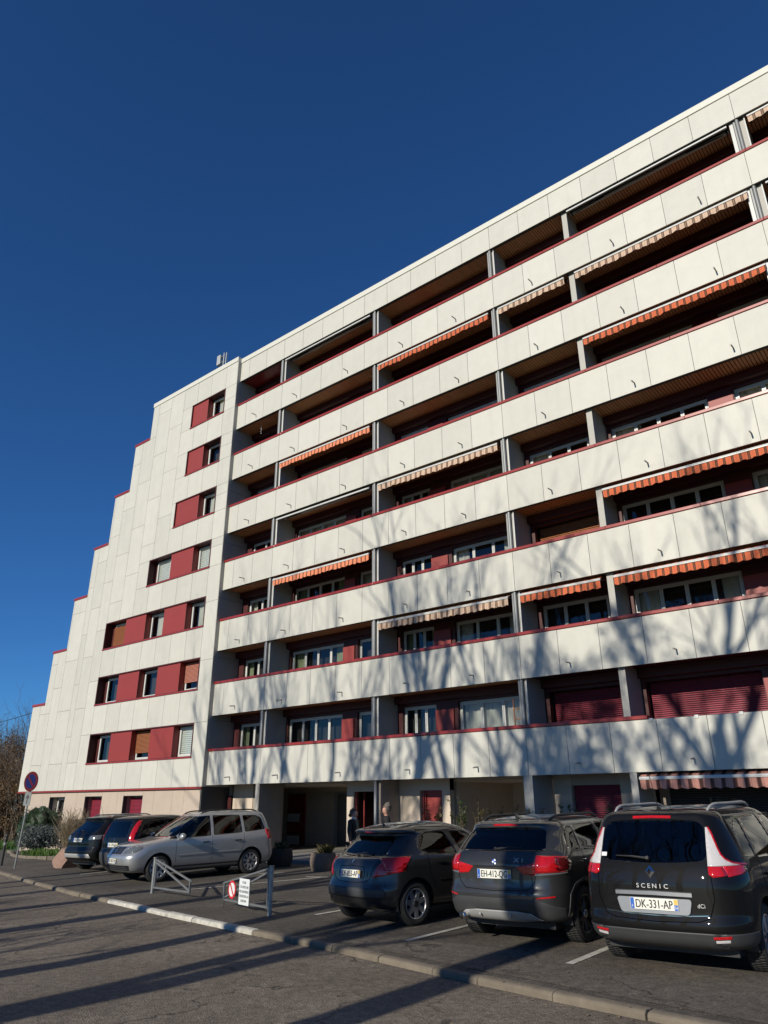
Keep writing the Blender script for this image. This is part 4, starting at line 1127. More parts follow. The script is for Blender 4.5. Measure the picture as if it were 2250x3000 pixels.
# ---------- dark grey crossover (middle)
rows = [
 (0.285,0.2,4.25,0.76,0.34,0.38,0.05,0.3,0.3,0.1),(0.315,0.11,4.36,0.84,0.39,0.4,0.07,0.35,0.35,0.12),(0.365,0.06,4.42,0.875,0.42,0.42,0.08,0.4,0.4,0.14),(0.43,0.03,4.44,0.885,0.43,0.43,0.085,0.42,0.42,0.15),
 (0.53,0,4.454,0.895,0.43,0.44,0.09,0.45,0.45,0.15),(0.64,0,4.45,0.899,0.42,0.45,0.09,0.45,0.45,0.15),(0.67,0.03,4.44,0.899,0.41,0.45,0.085,0.45,0.45,0.15),(0.78,0.05,4.38,0.897,0.41,0.46,0.085,0.45,0.5,0.15),
 (0.93,0.055,4.2,0.893,0.39,0.48,0.08,0.45,0.55,0.14),(0.945,0.05,4.15,0.892,0.39,0.48,0.08,0.45,0.55,0.14),(1.03,0.09,3.7,0.88,0.38,0.5,0.08,0.42,0.6,0.12),(1.1,0.15,3.25,0.855,0.36,0.5,0.08,0.4,0.55,0.1),
 (1.16,0.22,3.08,0.825,0.34,0.5,0.08,0.38,0.5,0.1),(1.28,0.35,2.85,0.765,0.312,0.444,0.076,0.34,0.42,0.1),(1.39,0.47,2.62,0.705,0.267,0.375,0.071,0.3,0.36,0.1),(1.425,0.46,2.54,0.68,0.259,0.339,0.069,0.28,0.34,0.09),(1.455,0.5,2.42,0.645,0.273,0.345,0.067,0.28,0.34,0.08),
 (1.495,0.7,2.2,0.56,0.284,0.387,0.055,0.28,0.36,0.07),(1.525,1.05,1.95,0.42,0.277,0.394,0.034,0.25,0.35,0.05),(1.54,1.4,1.7,0.2,0.163,0.147,0.013,0.15,0.12,0.02)]
c = Car('parked_car', (20.07,-10.10), 0, rows, 'paint_graphite', 'dark grey crossover with silver bumper guard, parked between a hatchback and a people carrier')
c.arches((.88, 3.64), .34, .39)
c.region('rear_window', 'car_glass', [rpoly([(-.68,1.125),(0,1.118),(.68,1.125),(.575,1.395),(0,1.405),(-.575,1.395)], [.05,0,.05,.07,0,.07])], 'rear', push=-.005)
c.region('tail_light', 'lens_red', [[(.33,.937),(.585,.93),(.595,.845),(.42,.855)],[(.33,.937),(.37,.945),(.585,1.03),(.585,.93)]], 'rear', both=True, push=.005)
c.region('tail_light_outer', 'lens_red', [[(.592,.87),(.592,1.075),(.80,1.06),(.95,1.03),(.95,.87)]], 'rear', both=True, push=.006)
c.region('tail_light_side', 'lens_dark_red', [[(.30,.88),(.30,1.045),(.50,1.035),(.58,.985),(.52,.89)]], 'side', both=True, push=.006)
c.region('reverse_lamp', 'lens_smoke', [[(.592,.838),(.592,.868),(.92,.868),(.92,.85)]], 'rear', both=True, push=.006)
c.region('bumper_trim', 'grey_plastic', [[(-1,.2),(1,.2),(1,.40),(.62,.57),(-.62,.57),(-1,.40)]], 'rear', push=.003)
c.region('bumper_guard', 'silver_plastic', [[(-.62,.33),(-.3,.30),(.3,.30),(.62,.33),(.5,.405),(.3,.425),(-.3,.425),(-.5,.405)]], 'rear', push=.010)
side_windows(c, [rpoly([(.62,1.135),(.98,1.10),(1.06,1.40),(.90,1.405),(.70,1.30)], .06), rpoly([(1.03,1.095),(1.78,1.06),(1.76,1.425),(1.11,1.41)], .05), rpoly([(1.85,1.055),(2.78,1.03),(2.6,1.16),(2.28,1.40),(1.83,1.43)], .05)], 'car_glass_clear')
c.region('windscreen', 'car_glass_clear', [rpoly([(-.74,1.09),(.74,1.09),(.6,1.42),(-.6,1.42)], .06)], 'front', push=-.005)
c.finish()
c.wheels(.88, 3.64, .335, 1.53, .225, 'y', .70, 'alloy_dark'); c.interior(4.4, .895, 1.0, 1.95)
c.ribbon([(-.595,1.08),(-.60,.85),(-.57,.75),(-.47,.67),(0,.655),(.47,.67),(.57,.75),(.60,.85),(.595,1.08)], 'rear', 'gap_black', 'tailgate_gap', .010, .0015)
c.ribbon([(-.33,.937),(0,.943),(.33,.937)], 'rear', 'gap_black', 'crease_gap', .008, .002)
c.plate(0, .85, 'rear', 'EH-412-QG', tilt=(0,-1,.05), lift=.012)
c.ribbon([(-.2,1.432),(0,1.436),(.2,1.432)], 'rear', 'lens_red', 'brake_light', .03, .01)
bd = MB(); bd.lathe([(.041,0),(.041,.004),(.030,.005)], 24); o = c.stick(bd, 0, 1.0, 'rear', 'ink', 'roundel_badge', .003)
b0 = c.stick(MB().lathe([(.045,0),(.045,.004),(.040,.006),(.040,.0)], 24), 0, 1.0, 'rear', 'chrome', 'badge_ring', .003)
for q in range(4):
    m = MB(); m.poly([(0,0,.007)]+[(.029*math.cos(PI/2*(q+i/6)), .029*math.sin(PI/2*(q+i/6)), .007) for i in range(7)])
    c.stick(m, 0, 1.0, 'rear', 'plate_blue' if q % 2 else 'sticker_white', 'badge_quarter', .003)
for i, ch in enumerate('X1'): c.stick(text_mesh(ch, .085, .002, 1.3 if i == 0 else 1), .33+i*.085, 1.015, 'rear', 'badge_silver', 'lettering', .003)
wiper(c, (-.03,1.135), (.36,1.15)); wiper(c, (-.03,1.135), (-.2,1.125)) if False else None
roof_rails(c, .72, 2.35, .56, 'black_plastic', .05, .016)
for sg in (1, -1): c.ribbon([(.60*sg,.585),(.80*sg,.60)], 'rear', 'lens_red', 'reflector', .022, .006)
m = MB(); m.lathe([(.034,-.1),(.040,-.1),(.040,.08),(.034,.08)], 20, 'y', c=(-.5,.06,.335)); m.build('exhaust_tip', 'chrome', c.e, smooth=True)
for x in (-.25, .21): m = MB(); m.lathe([(.0,-.01),(.014,-.008),(.014,.01)], 12, 'y', c=(x,.022,.37)); m.build('parking_sensor', 'silver_plastic', c.e)
c.ribbon([(.98,1.09),(.95,.85),(1.05,.65),(1.25,.5)], 'side', 'gap_black', 'door_gap', .008, .0015, both=True); c.ribbon([(1.81,1.05),(1.82,.35)], 'side', 'gap_black', 'door_gap', .008, .0015, both=True)
c.ribbon([(1.1,.93),(1.27,.93)], 'side', 'paint_graphite', 'door_handle', .03, .03, both=True)
c.ribbon([(.4,.36),(.46,.60),(.6,.70),(.88,.755),(1.16,.70),(1.3,.60),(1.36,.36)], 'side', 'grey_plastic', 'arch_trim', .05, .008, both=True, sub=4); c.ribbon([(1.36,.33),(3.15,.33)], 'side', 'grey_plastic', 'sill_trim', .10, .008, both=True)
mirror_part(c, 2.75, 1.08, .85, 'paint_graphite')
m = MB(); p, n = c.surf(0, .86, 'top'); m.prism_z([(-.03,-.08),(.03,-.08),(.012,.09),(-.012,.09)], 0, .012); m.v = [(x*(1 if z == 0 else .4), y+(0 if z == 0 else -.02), z*(1 if y > 0 else 5)) for x, y, z in m.v]; o = m.build('roof_fin', 'paint_graphite', c.e, bevel=.004); o.location = p

# ---------- charcoal hatchback (left of the three)
rows = [
 (0.235,0.18,3.8,0.74,0.33,0.36,0.05,0.3,0.3,0.1),(0.27,0.09,3.92,0.81,0.38,0.4,0.08,0.35,0.35,0.12),(0.33,0.04,3.98,0.845,0.42,0.44,0.1,0.4,0.4,0.14),(0.4,0.02,4,0.855,0.44,0.46,0.11,0.42,0.42,0.15),
 (0.43,0,4.02,0.86,0.45,0.47,0.12,0.45,0.45,0.15),(0.535,0,4.03,0.868,0.45,0.48,0.12,0.45,0.45,0.15),(0.56,0.015,4.03,0.868,0.44,0.48,0.12,0.45,0.45,0.15),(0.63,0.045,4,0.87,0.44,0.49,0.12,0.45,0.5,0.15),
 (0.8,0.07,3.85,0.868,0.43,0.5,0.12,0.45,0.55,0.14),(0.9,0.11,3.5,0.855,0.42,0.52,0.12,0.42,0.6,0.12),(0.955,0.17,3.1,0.838,0.41,0.52,0.11,0.4,0.55,0.1),(0.99,0.25,2.95,0.822,0.4,0.52,0.11,0.4,0.55,0.1),
 (1.07,0.34,2.75,0.785,0.38,0.5,0.1,0.36,0.5,0.1),(1.19,0.47,2.5,0.72,0.36,0.48,0.1,0.34,0.42,0.1),(1.28,0.57,2.3,0.665,0.324,0.428,0.096,0.3,0.36,0.1),(1.3,0.48,2.24,0.655,0.32,0.4,0.105,0.28,0.34,0.09),(1.33,0.46,2.18,0.64,0.324,0.388,0.103,0.28,0.34,0.09),
 (1.385,0.66,2,0.57,0.323,0.426,0.071,0.28,0.36,0.07),(1.435,1,1.8,0.43,0.293,0.386,0.038,0.25,0.32,0.05),(1.455,1.3,1.6,0.2,0.179,0.178,0.017,0.15,0.12,0.02)]
c = Car('parked_car', (17.20,-9.80), -.19, rows, 'paint_charcoal', 'charcoal three-door hatchback with rounded rear and red almond tail lights beside the barrier', taper=.03)
c.arches((.70, 3.24), .31, .36)
c.region('rear_window', 'car_glass', [rpoly([(-.60,.985),(0,.975),(.60,.985),(.50,1.275),(0,1.285),(-.50,1.275)], [.08,0,.08,.08,0,.08])], 'rear', push=-.005)
c.region('tail_light', 'lens_red', [rpoly([(.49,.69),(.70,.72),(.95,.80),(.95,.97),(.72,.96),(.61,.89)], .035)], 'rear', both=True, push=.006)
c.region('tail_light_side', 'lens_red', [rpoly([(.2,.79),(.40,.81),(.56,.89),(.64,.95),(.56,.97),(.2,.965)], .02)], 'side', both=True, push=.006)
c.region('bumper_trim', 'grey_plastic', [rpoly([(-.72,.405),(.72,.405),(.74,.48),(.70,.55),(-.70,.55),(-.74,.48)], .03)], 'rear', push=.006)
side_windows(c, [rpoly([(.80,1.06),(1.02,.985),(1.66,.955),(1.52,1.295),(1.12,1.30),(.95,1.25)], .07), rpoly([(1.76,.95),(2.72,.93),(2.4,1.08),(2.05,1.285),(1.62,1.30)], .05)], 'car_glass_clear')
c.region('windscreen', 'car_glass_clear', [rpoly([(-.72,.99),(.72,.99),(.56,1.33),(-.56,1.33)], .06)], 'front', push=-.005)
c.finish()
c.wheels(.70, 3.24, .302, 1.48, .19, 'seven', .72, 'alloy'); c.interior(3.95, .865, .85, 1.6)
c.ribbon([(-.60,.97),(-.50,.80),(-.44,.67),(-.36,.625),(0,.612),(.36,.625),(.44,.67),(.50,.80),(.60,.97)], 'rear', 'gap_black', 'tailgate_gap', .010, .0015)
c.ribbon([(-.3,.665),(-.33,.74),(-.3,.835),(0,.85),(.3,.835),(.33,.74),(.3,.665)], 'rear', 'gap_black', 'plate_surround', .010, .003)
c.plate(0, .735, 'rear', 'DF-855-AP', right=True, tilt=(0,-1,.12), lift=.02)
lion = MB(); lion.tube([(-.012,-.03,.003),(-.004,-.008,.003),(.006,.012,.003),(.012,.03,.003)], .006, 5); lion.tube([(.004,.01,.003),(-.02,.016,.003)], .004, 5); lion.tube([(-.002,-.004,.003),(.02,-.012,.003)], .004, 5); lion.tube([(-.006,-.012,.003),(.016,-.034,.003)], .004, 5)
c.stick(lion, 0, .91, 'rear', 'chrome', 'lion_badge', .003)
for i, ch in enumerate('207'): c.stick(text_mesh(ch, .05, .002, 1), .345+i*.036, .675, 'rear', 'badge_silver', 'lettering', .003)
c.ribbon([(-.13,1.315),(.13,1.315)], 'rear', 'lens_red', 'brake_light', .018, .002)
wiper(c, (-.02,.985), (.30,1.02))
c.ribbon([(.98,.98),(1.0,.75),(1.1,.5)], 'side', 'gap_black', 'door_gap', .008, .0015, both=True); c.ribbon([(1.7,.95),(1.72,.3)], 'side', 'gap_black', 'door_gap', .008, .0015, both=True)
c.ribbon([(1.15,.86),(1.32,.86)], 'side', 'paint_charcoal', 'door_handle', .03, .028, both=True); c.ribbon([(1.2,.60),(2.7,.585)], 'side', 'chrome', 'side_moulding', .022, .01, both=True)
mirror_part(c, 2.6, 1.0, .83, 'paint_charcoal')
m = MB(); p, n = c.surf(0, .78, 'top'); m.tube([p-n*.01, p+Vector((0,-.02,.035))], [.028,.012], 8); m.build('radio_aerial', 'black_plastic', c.e)
# ---------- silver people carrier facing the road
rows = [
 (.24,.18,4.18,.74,.25,.2,.03,.34,.26,.1),(.28,.08,4.29,.81,.3,.22,.05,.36,.3,.12),(.36,.03,4.35,.86,.33,.24,.06,.38,.34,.14),(.46,.0,4.385,.88,.34,.25,.065,.4,.36,.15),
 (.57,.0,4.39,.889,.34,.26,.065,.4,.38,.15),(.645,.02,4.375,.893,.33,.26,.06,.4,.4,.15),(.665,.03,4.345,.893,.33,.26,.06,.4,.42,.15),(.80,.035,4.25,.895,.31,.28,.06,.4,.5,.14),
 (.875,.04,4.12,.893,.30,.30,.06,.4,.6,.13),(.935,.05,3.86,.888,.29,.30,.06,.4,.7,.12),(.985,.06,3.52,.876,.28,.32,.06,.38,.6,.10),(1.02,.07,3.30,.865,.27,.32,.06,.36,.5,.10),
 (1.10,.09,3.14,.84,.25,.30,.06,.34,.46,.12),(1.30,.16,2.82,.775,.22,.28,.06,.3,.4,.12),(1.46,.24,2.55,.715,.20,.26,.06,.28,.36,.11),(1.53,.28,2.42,.683,.20,.26,.06,.26,.34,.10),
 (1.575,.36,2.30,.64,.22,.28,.05,.26,.34,.08),(1.605,.6,2.1,.55,.24,.32,.04,.25,.34,.06),(1.626,.95,1.85,.4,.22,.3,.02,.22,.3,.04),(1.636,1.25,1.6,.2,.12,.12,.01,.12,.12,.02)]
TD = -.203
c = Car('parked_car', (8.05,-3.50), PI+TD, rows, 'paint_silver', 'silver people carrier parked nose towards the road behind the low metal gates', taper=.015)
c.arches((.83, 3.50), .315, .37)
side_windows(c, [rpoly([(.36,1.11),(1.02,1.06),(1.05,1.50),(.62,1.49),(.46,1.42)], .05), rpoly([(1.10,1.055),(1.98,1.02),(1.97,1.525),(1.13,1.51)], .04), rpoly([(2.06,1.015),(2.98,.985),(2.98,1.08),(2.55,1.40),(2.36,1.51),(2.05,1.525)], .04), rpoly([(3.03,.985),(3.24,.98),(3.03,1.10)], .02)])
c.region('windscreen', 'car_glass_clear', [rpoly([(-.78,1.03),(.78,1.03),(.62,1.515),(-.62,1.515)], .06)], 'front', push=-.005)
c.region('rear_window', 'car_glass', [rpoly([(-.62,1.06),(.62,1.06),(.54,1.49),(-.54,1.49)], .07)], 'rear', push=-.005)
c.region('headlight', 'lens_smoke', [rpoly([(.42,.675),(.80,.70),(.86,.80),(.80,.86),(.56,.845),(.46,.76)], .04)], 'front', both=True, push=.004)
c.region('grille', 'black_plastic', [rpoly([(-.36,.675),(.36,.675),(.40,.845),(-.40,.845)], .04)], 'front', push=-.01)
c.region('lower_grille', 'black_plastic', [rpoly([(-.72,.29),(.72,.29),(.76,.42),(-.76,.42)], .04)], 'front', push=-.008)
c.region('tail_light', 'lens_red', [rpoly([(.60,.86),(.95,.86),(.95,1.12),(.62,1.12)], .03)], 'rear', both=True, push=.006)
c.region('tail_light_side', 'lens_red', [rpoly([(.0,.86),(.30,.87),(.27,1.12),(.0,1.12)], .02)], 'side', both=True, push=.006)
c.finish()
c.wheels(.83, 3.50, .31, 1.53, .2, 'nine', .72, 'alloy'); c.interior(4.2, .885, .9, 1.9)
for z in (.71, .765, .82): c.ribbon([(-.35-(z-.71)*.2,z),(0,z+.004),(.35+(z-.71)*.2,z)], 'front', 'chrome', 'grille_bar', .012, .012)
for z in (.33, .38): c.ribbon([(-.68,z),(0,z+.004),(.68,z)], 'front', 'grey_plastic', 'grille_bar', .014, .010)
rg = MB(); rg.lathe([(.062,0),(.066,.008),(.055,.010),(.053,0)], 28)
vw = c.stick(rg, 0, .765, 'front', 'chrome', 'round_badge', .02)
st = MB()
for a, b in (((-.03,.048),(0,-.004)),((.03,.048),(0,-.004)),((-.05,.02),(-.024,-.046)),((-.024,-.046),(0,-.004)),((0,-.004),(.024,-.046)),((.024,-.046),(.05,.02))): st.tube([(a[0],a[1],.007),(b[0],b[1],.007)], .005, 5)
st.build('badge_strokes', 'chrome', vw)
p_ = c.plate(0, .515, 'front', 'BX-903-TM', right=True, tilt=(0,1,.05), lift=.012)
c.ribbon([(.0,.655),(.4,.66),(.75,.665)], 'front', 'grey_plastic', 'bumper_gap', .007, .001, both=True)
for pl in ([(1.05,1.06),(1.06,.75),(1.2,.5)], [(2.02,1.02),(2.02,.34)], [(3.06,.97),(3.05,.34)]): c.ribbon(pl, 'side', 'gap_black', 'door_gap', .008, .0015, both=True)
c.ribbon([(1.15,.61),(1.96,.60)], 'side', 'paint_silver', 'side_moulding', .05, .014, both=True); c.ribbon([(2.07,.595),(2.98,.585)], 'side', 'paint_silver', 'side_moulding', .05, .014, both=True)
c.ribbon([(1.2,.33),(3.1,.33)], 'side', 'grey_plastic', 'sill_trim', .06, .008, both=True)
for y in (1.15, 2.12): c.ribbon([(y,.87),(y+.19,.865)], 'side', 'black_plastic', 'door_handle', .035, .03, both=True)
mirror_part(c, 2.92, 1.03, .855, 'paint_silver'); roof_rails(c, .45, 2.3, .56, 'black_plastic', .05, .016)

# ---------- two black cars at the far end
rows = [
 (.28,.22,4.0,.76,.25,.2,.03,.3,.3,.1),(.33,.10,4.12,.84,.3,.22,.05,.35,.35,.12),(.40,.04,4.2,.875,.33,.24,.06,.4,.4,.14),(.55,.0,4.24,.90,.34,.26,.07,.45,.45,.15),
 (.62,.01,4.24,.905,.34,.26,.07,.45,.45,.15),(.68,.06,4.22,.905,.33,.28,.07,.45,.45,.15),(.85,.07,4.1,.905,.32,.3,.07,.45,.5,.15),(1.0,.10,3.7,.89,.3,.32,.07,.42,.6,.12),(1.08,.17,3.3,.87,.28,.32,.07,.4,.55,.1),
 (1.2,.30,3.0,.82,.26,.32,.07,.36,.46,.1),(1.38,.50,2.66,.74,.24,.3,.07,.32,.4,.1),(1.45,.54,2.52,.705,.24,.28,.07,.3,.36,.1),(1.47,.46,2.46,.695,.24,.28,.08,.28,.34,.09),(1.50,.46,2.4,.67,.25,.28,.08,.28,.34,.09),
 (1.545,.66,2.2,.59,.26,.34,.05,.28,.36,.07),(1.575,1.0,1.95,.44,.26,.36,.03,.25,.35,.05),(1.59,1.35,1.7,.2,.15,.12,.01,.15,.12,.02)]
c = Car('parked_car', (2.80,-6.42), 0, rows, 'paint_black', 'black off-road style car with slanted rear window and pale lower bumper beside the shrubs', n=50)
c.arches((.86, 3.45), .335, .385)
c.region('rear_window', 'car_glass', [rpoly([(-.66,1.12),(.66,1.12),(.56,1.435),(-.56,1.435)], .07)], 'rear', push=-.005)
c.region('tail_light', 'lens_smoke', [rpoly([(.52,.90),(.95,.92),(.95,1.04),(.56,1.02)], .03)], 'rear', both=True, push=.005)
c.region('bumper_guard', 'silver_plastic', [rpoly([(-.75,.40),(.75,.40),(.7,.52),(-.7,.52)], .04)], 'rear', push=.008)
side_windows(c, [rpoly([(.7,1.17),(1.05,1.1),(1.12,1.43),(.95,1.43)], .05), rpoly([(1.1,1.09),(1.95,1.06),(1.92,1.45),(1.17,1.44)], .04), rpoly([(2.02,1.055),(2.9,1.03),(2.5,1.30),(2.25,1.45),(2.0,1.455)], .04)])
c.region('windscreen', 'car_glass_clear', [rpoly([(-.74,1.09),(.74,1.09),(.6,1.46),(-.6,1.46)], .06)], 'front', push=-.005)
c.finish(); c.wheels(.86, 3.45, .335, 1.55, .215, 'y', .68, 'alloy'); c.interior(4.2, .9, .95, 1.9)
c.plate(-.02, .90, 'rear', 'FB-627-WL', tilt=(0,-1,.15), lift=.015); wiper(c, (0,1.13), (-.36,1.17)); roof_rails(c, .8, 2.3, .57, 'silver_plastic', .05, .015)
c.ribbon([(-.54,1.08),(-.52,.8),(-.45,.70),(0,.69),(.45,.70),(.52,.8),(.54,1.08)], 'rear', 'gap_black', 'tailgate_gap', .010, .0015); mirror_part(c, 2.8, 1.08, .86, 'paint_black')
m = MB(); p, n = c.surf(0, .85, 'top'); m.tube([p-n*.01, p+Vector((0,-.13,.3))], .004, 5); m.build('radio_aerial', 'black_plastic', c.e)
rows = [
 (.23,.16,3.6,.72,.25,.2,.03,.3,.3,.1),(.28,.07,3.7,.79,.28,.22,.05,.35,.35,.12),(.40,.02,3.77,.835,.3,.24,.06,.4,.4,.14),(.55,.0,3.79,.85,.3,.24,.07,.45,.45,.15),(.63,.0,3.78,.853,.3,.24,.07,.45,.45,.15),(.66,.05,3.77,.853,.29,.24,.06,.45,.45,.15),
 (.85,.06,3.6,.85,.26,.26,.06,.42,.6,.12),(.98,.08,3.2,.84,.24,.28,.06,.4,.55,.1),(1.08,.11,2.95,.82,.22,.28,.06,.36,.5,.1),(1.25,.18,2.65,.77,.2,.26,.06,.33,.42,.1),(1.42,.27,2.35,.705,.19,.24,.06,.3,.36,.1),(1.47,.30,2.25,.68,.2,.24,.06,.28,.34,.09),
 (1.52,.42,2.1,.6,.22,.28,.05,.27,.34,.07),(1.555,.75,1.85,.44,.22,.3,.03,.24,.32,.05),(1.57,1.1,1.55,.2,.12,.12,.01,.12,.12,.02)]
c = Car('parked_car', (5.10,-6.60), 0, rows, 'paint_black', 'small tall black car with upright red tail lights beside the silver people carrier', n=50)
c.arches((.62, 3.1), .30, .35)
c.region('rear_window', 'car_glass', [rpoly([(-.58,1.0),(.58,1.0),(.52,1.44),(-.52,1.44)], .08)], 'rear', push=-.005)
c.region('tail_light', 'lens_red', [rpoly([(.67,.90),(.80,.90),(.76,1.2),(.70,1.44),(.66,1.44)], .02)], 'rear', both=True, push=.007)
c.region('bumper_trim', 'grey_plastic', [rpoly([(-.9,.22),(.9,.22),(.9,.6),(-.9,.6)], .01)], 'rear', push=.005)
side_windows(c, [rpoly([(.55,1.08),(1.25,1.03),(1.27,1.42),(.75,1.40)], .06), rpoly([(1.33,1.025),(2.55,.99),(2.0,1.40),(1.8,1.42),(1.33,1.42)], .05)])
c.region('windscreen', 'car_glass_clear', [rpoly([(-.72,1.0),(.72,1.0),(.58,1.45),(-.58,1.45)], .06)], 'front', push=-.005)
c.finish(); c.wheels(.62, 3.1, .295, 1.46, .185, 'seven', .68, 'alloy_dark'); c.interior(3.7, .85, .75, 1.6)
c.plate(-.03, .80, 'rear', 'AF-570-ND', tilt=(0,-1,.05), lift=.012)
c.ribbon([(-.6,1.45),(-.6,.9),(-.52,.68),(0,.67),(.52,.68),(.6,.9),(.6,1.45)], 'rear', 'gap_black', 'tailgate_gap', .010, .0015)
m = MB(); m.v = [(0,.06,.004),(.045,0,.004),(0,-.06,.004),(-.045,0,.004),(0,.03,.014),(.022,0,.014),(0,-.03,.014),(-.022,0,.014)]; m.f = [(i,(i+1)%4,4+(i+1)%4,4+i) for i in range(4)]
m.f = [tuple(reversed(f)) for f in m.f]; c.stick(m, 0, .93, 'rear', 'chrome', 'diamond_badge', .003); mirror_part(c, 2.5, 1.04, .83, 'paint_black')

# ------------------------------------------------------------ low gates
def gate(px, py, ex, ey, hp, hf, label, with_signs=False):
    """hinged trapezoid gate: post at (px,py), free end at (ex,ey)"""
    z0 = gz(px, py); L = math.hypot(ex-px, ey-py); rz = math.atan2(ey-py, ex-px)
    e = empty('low_gate', (px, py, z0), rz, label, 'gate', 'low metal gates at the parking entrance')
    dz = gz(ex, ey)-z0
    m = MB(); m.tube([(0,0,-.05),(0,0,hp)], .038, 14); m.build('post', 'old_white_paint' if with_signs else 'galvanised', e, smooth=False)
    m = MB(); m.tube([(0,0,hp),(0,0,hp+.012)], .05, 14); m.build('post_cap', 'galvanised', e)
    b = .03
    def bar(name, x0, z0_, x1, z1_, w=.016):
        d = Vector((x1-x0, 0, z1_-z0_)); n = Vector((-d.z, 0, d.x)).normalized()*w
        q = [Vector((x0,0,z0_))-n, Vector((x1,0,z1_))-n, Vector((x1,0,z1_))+n, Vector((x0,0,z0_))+n]
        MB().prism_y([(v.x, v.z) for v in q], -.02, .02).build(name, 'galvanised', e, fix=True, bevel=.004)
    bar('hinge_stile', .085, .10, .085, hp-.02); bar('bottom_rail', .10, .12, L, .12+dz); bar('top_rail', .10, hp-.045, L, hf+dz); bar('end_stile', L-.02, .10+dz, L-.02, hf+.02+dz); bar('diagonal', .11, hp-.10, L-.04, .15+dz)
    m = MB(); m.tube([(.04,0,.12),(.085,0,.12)], .02, 8); m.tube([(.04,0,hp-.1),(.085,0,hp-.1)], .02, 8); m.build('hinge', 'galvanised', e)
    m = MB(); m.tube([(L-.04,0,.1+dz),(L-.04,0,-.03+dz)], .008, 6); m.build('ground_bolt', 'black_plastic', e)
    m = MB(); m.tube([(L-.01,0,hf+dz),(L+.05,0,hf-.01+dz)], .014, 8); m.build('catch', 'galvanised', e)
    return e, L, dz
gate(10.15,-8.57,11.83,-8.80,.72,.33,'small grey metal gate standing open before the silver car')
ge, GL, gd = gate(15.22,-9.64,13.44,-9.22,.77,.40,'low white metal gate carrying a round sign and a lettered notice', True)
# things fixed to the gate: round no-parking sign and a notice (gate points to -x, its far face looks at the road)
fx = Vector((math.cos(ge.rotation_euler.z), math.sin(ge.rotation_euler.z), 0)); nrm = Vector((fx.y, -fx.x, 0))
if nrm.y > 0: nrm = -nrm
def facing(o, p, n):
    x = Vector((0,0,1)).cross(n).normalized(); mt = Matrix((x, n.cross(x), n)).transposed().to_4x4(); mt.translation = p; o.matrix_world = mt
gp = Vector((15.22,-9.64, gz(15.22,-9.64)))
e = empty('no_parking_sign', label='round red-rimmed no-parking disc on the low white gate', cat='sign'); facing(e, gp+fx*1.42+nrm*.03+Vector((0,0,.30)), nrm)
m = MB(); m.lathe([(0,0),(.155,0),(.155,.006),(0,.006)], 32); m.build('disc', 'sign_red', e)
m = MB(); m.lathe([(0,.006),(.118,.006),(.118,.008),(0,.008)], 32); m.build('face', 'sign_white', e)
m = MB(); a = R(-52); dx, dy = math.cos(a), math.sin(a); m.poly([(dx*-.12-dy*.019, dy*-.12+dx*.019, .0095),(dx*-.12+dy*.019, dy*-.12-dx*.019, .0095),(dx*.12+dy*.019, dy*.12-dx*.019, .0095),(dx*.12-dy*.019, dy*.12+dx*.019, .0095)]); m.build('bar', 'sign_red', e)
e = empty('notice_board', label='white notice with black French lettering fixed to the low gate', cat='notice'); facing(e, gp+fx*.93+nrm*.032+Vector((0,0,.30)), nrm)
MB().box(-.20,.20,-.215,.215,0,.004).build('board', 'sign_white', e)
for i, tx in enumerate(('POUR', "L'OUVERTURE", 'DES BARRIÈRES', "S'ADRESSER AU", 'GARDIEN')):
    t = text_mesh(tx, .058, .0008, .95); xs_ = [v.co.x for v in t.vertices]; k = min(1, .37/(max(xs_)-min(xs_)))
    for v in t.vertices: v.co.x *= k
    o = link('lettering', t, 'ink', e); o.location = (0, .15-.075*i, .0055)
# ------------------------------------------------------------ road sign, bollard, rock, planters
SX, SY = -.85, -6.47
e = empty('road_sign', (SX,SY,gz(SX,SY)), 0, 'leaning no-parking road sign on a grey pole at the left kerb', 'sign'); e.rotation_euler = (R(-1.0), R(2.2), 0)
m = MB(); m.tube([(0,0,-.1),(0,0,3.05)], .03, 12); m.build('pole', 'galvanised', e)
sg_ = MB().prism_y(rpoly([(-.15,-.22),(.15,-.22),(.15,.22),(-.15,.22)], .04), -.006, .006)
td = (CAM-Vector((SX,SY,2))); az = math.atan2(td.x, -td.y)-.85
h = empty('x'); bpy.data.objects.remove(h)
def flat(name, mb, mat, z, off, parent=e, rz=az):
    o = mb.build(name, mat, parent, fix=True); o.location = (math.sin(rz)*off, -math.cos(rz)*off, z); o.rotation_euler = (0, 0, rz); return o
dd = MB().lathe([(0,-.012),(.31,-.012),(.325,-.004),(.325,.012),(.30,.014),(0,.014)], 36, 'y'); flat('disc', dd, 'sign_red_dark', 2.74, .05)
flat('face', MB().lathe([(0,-.0145),(.235,-.0145),(.235,-.010),(0,-.010)], 36, 'y'), 'sign_blue_dark', 2.74, .05)
flat('bar', MB().prism_y([(-.19,.14),(-.14,.19),(.19,-.14),(.14,-.19)][::-1], -.019, -.0155), 'sign_red_dark', 2.74, .05)
flat('arrow_plate', sg_, 'sign_back_grey', 2.17, .05)
ar = MB().prism_y([(-.018,-.15),(.018,-.15),(.018,.06),(-.018,.06)], -.010, -.0075); flat('arrow_shaft', ar, 'ink', 2.17, .05)
ar = MB().prism_y([(-.09,.03),(-.06,.015),(0,.09),(.06,.015),(.09,.03),(0,.15)], -.010, -.0075); flat('arrow_head', ar, 'ink', 2.17, .05)
e = empty('bollard', (-2.84,-6.01,gz(-2.84,-6.01)), 0, 'black post bollard with a grey band at the left edge', 'bollard')
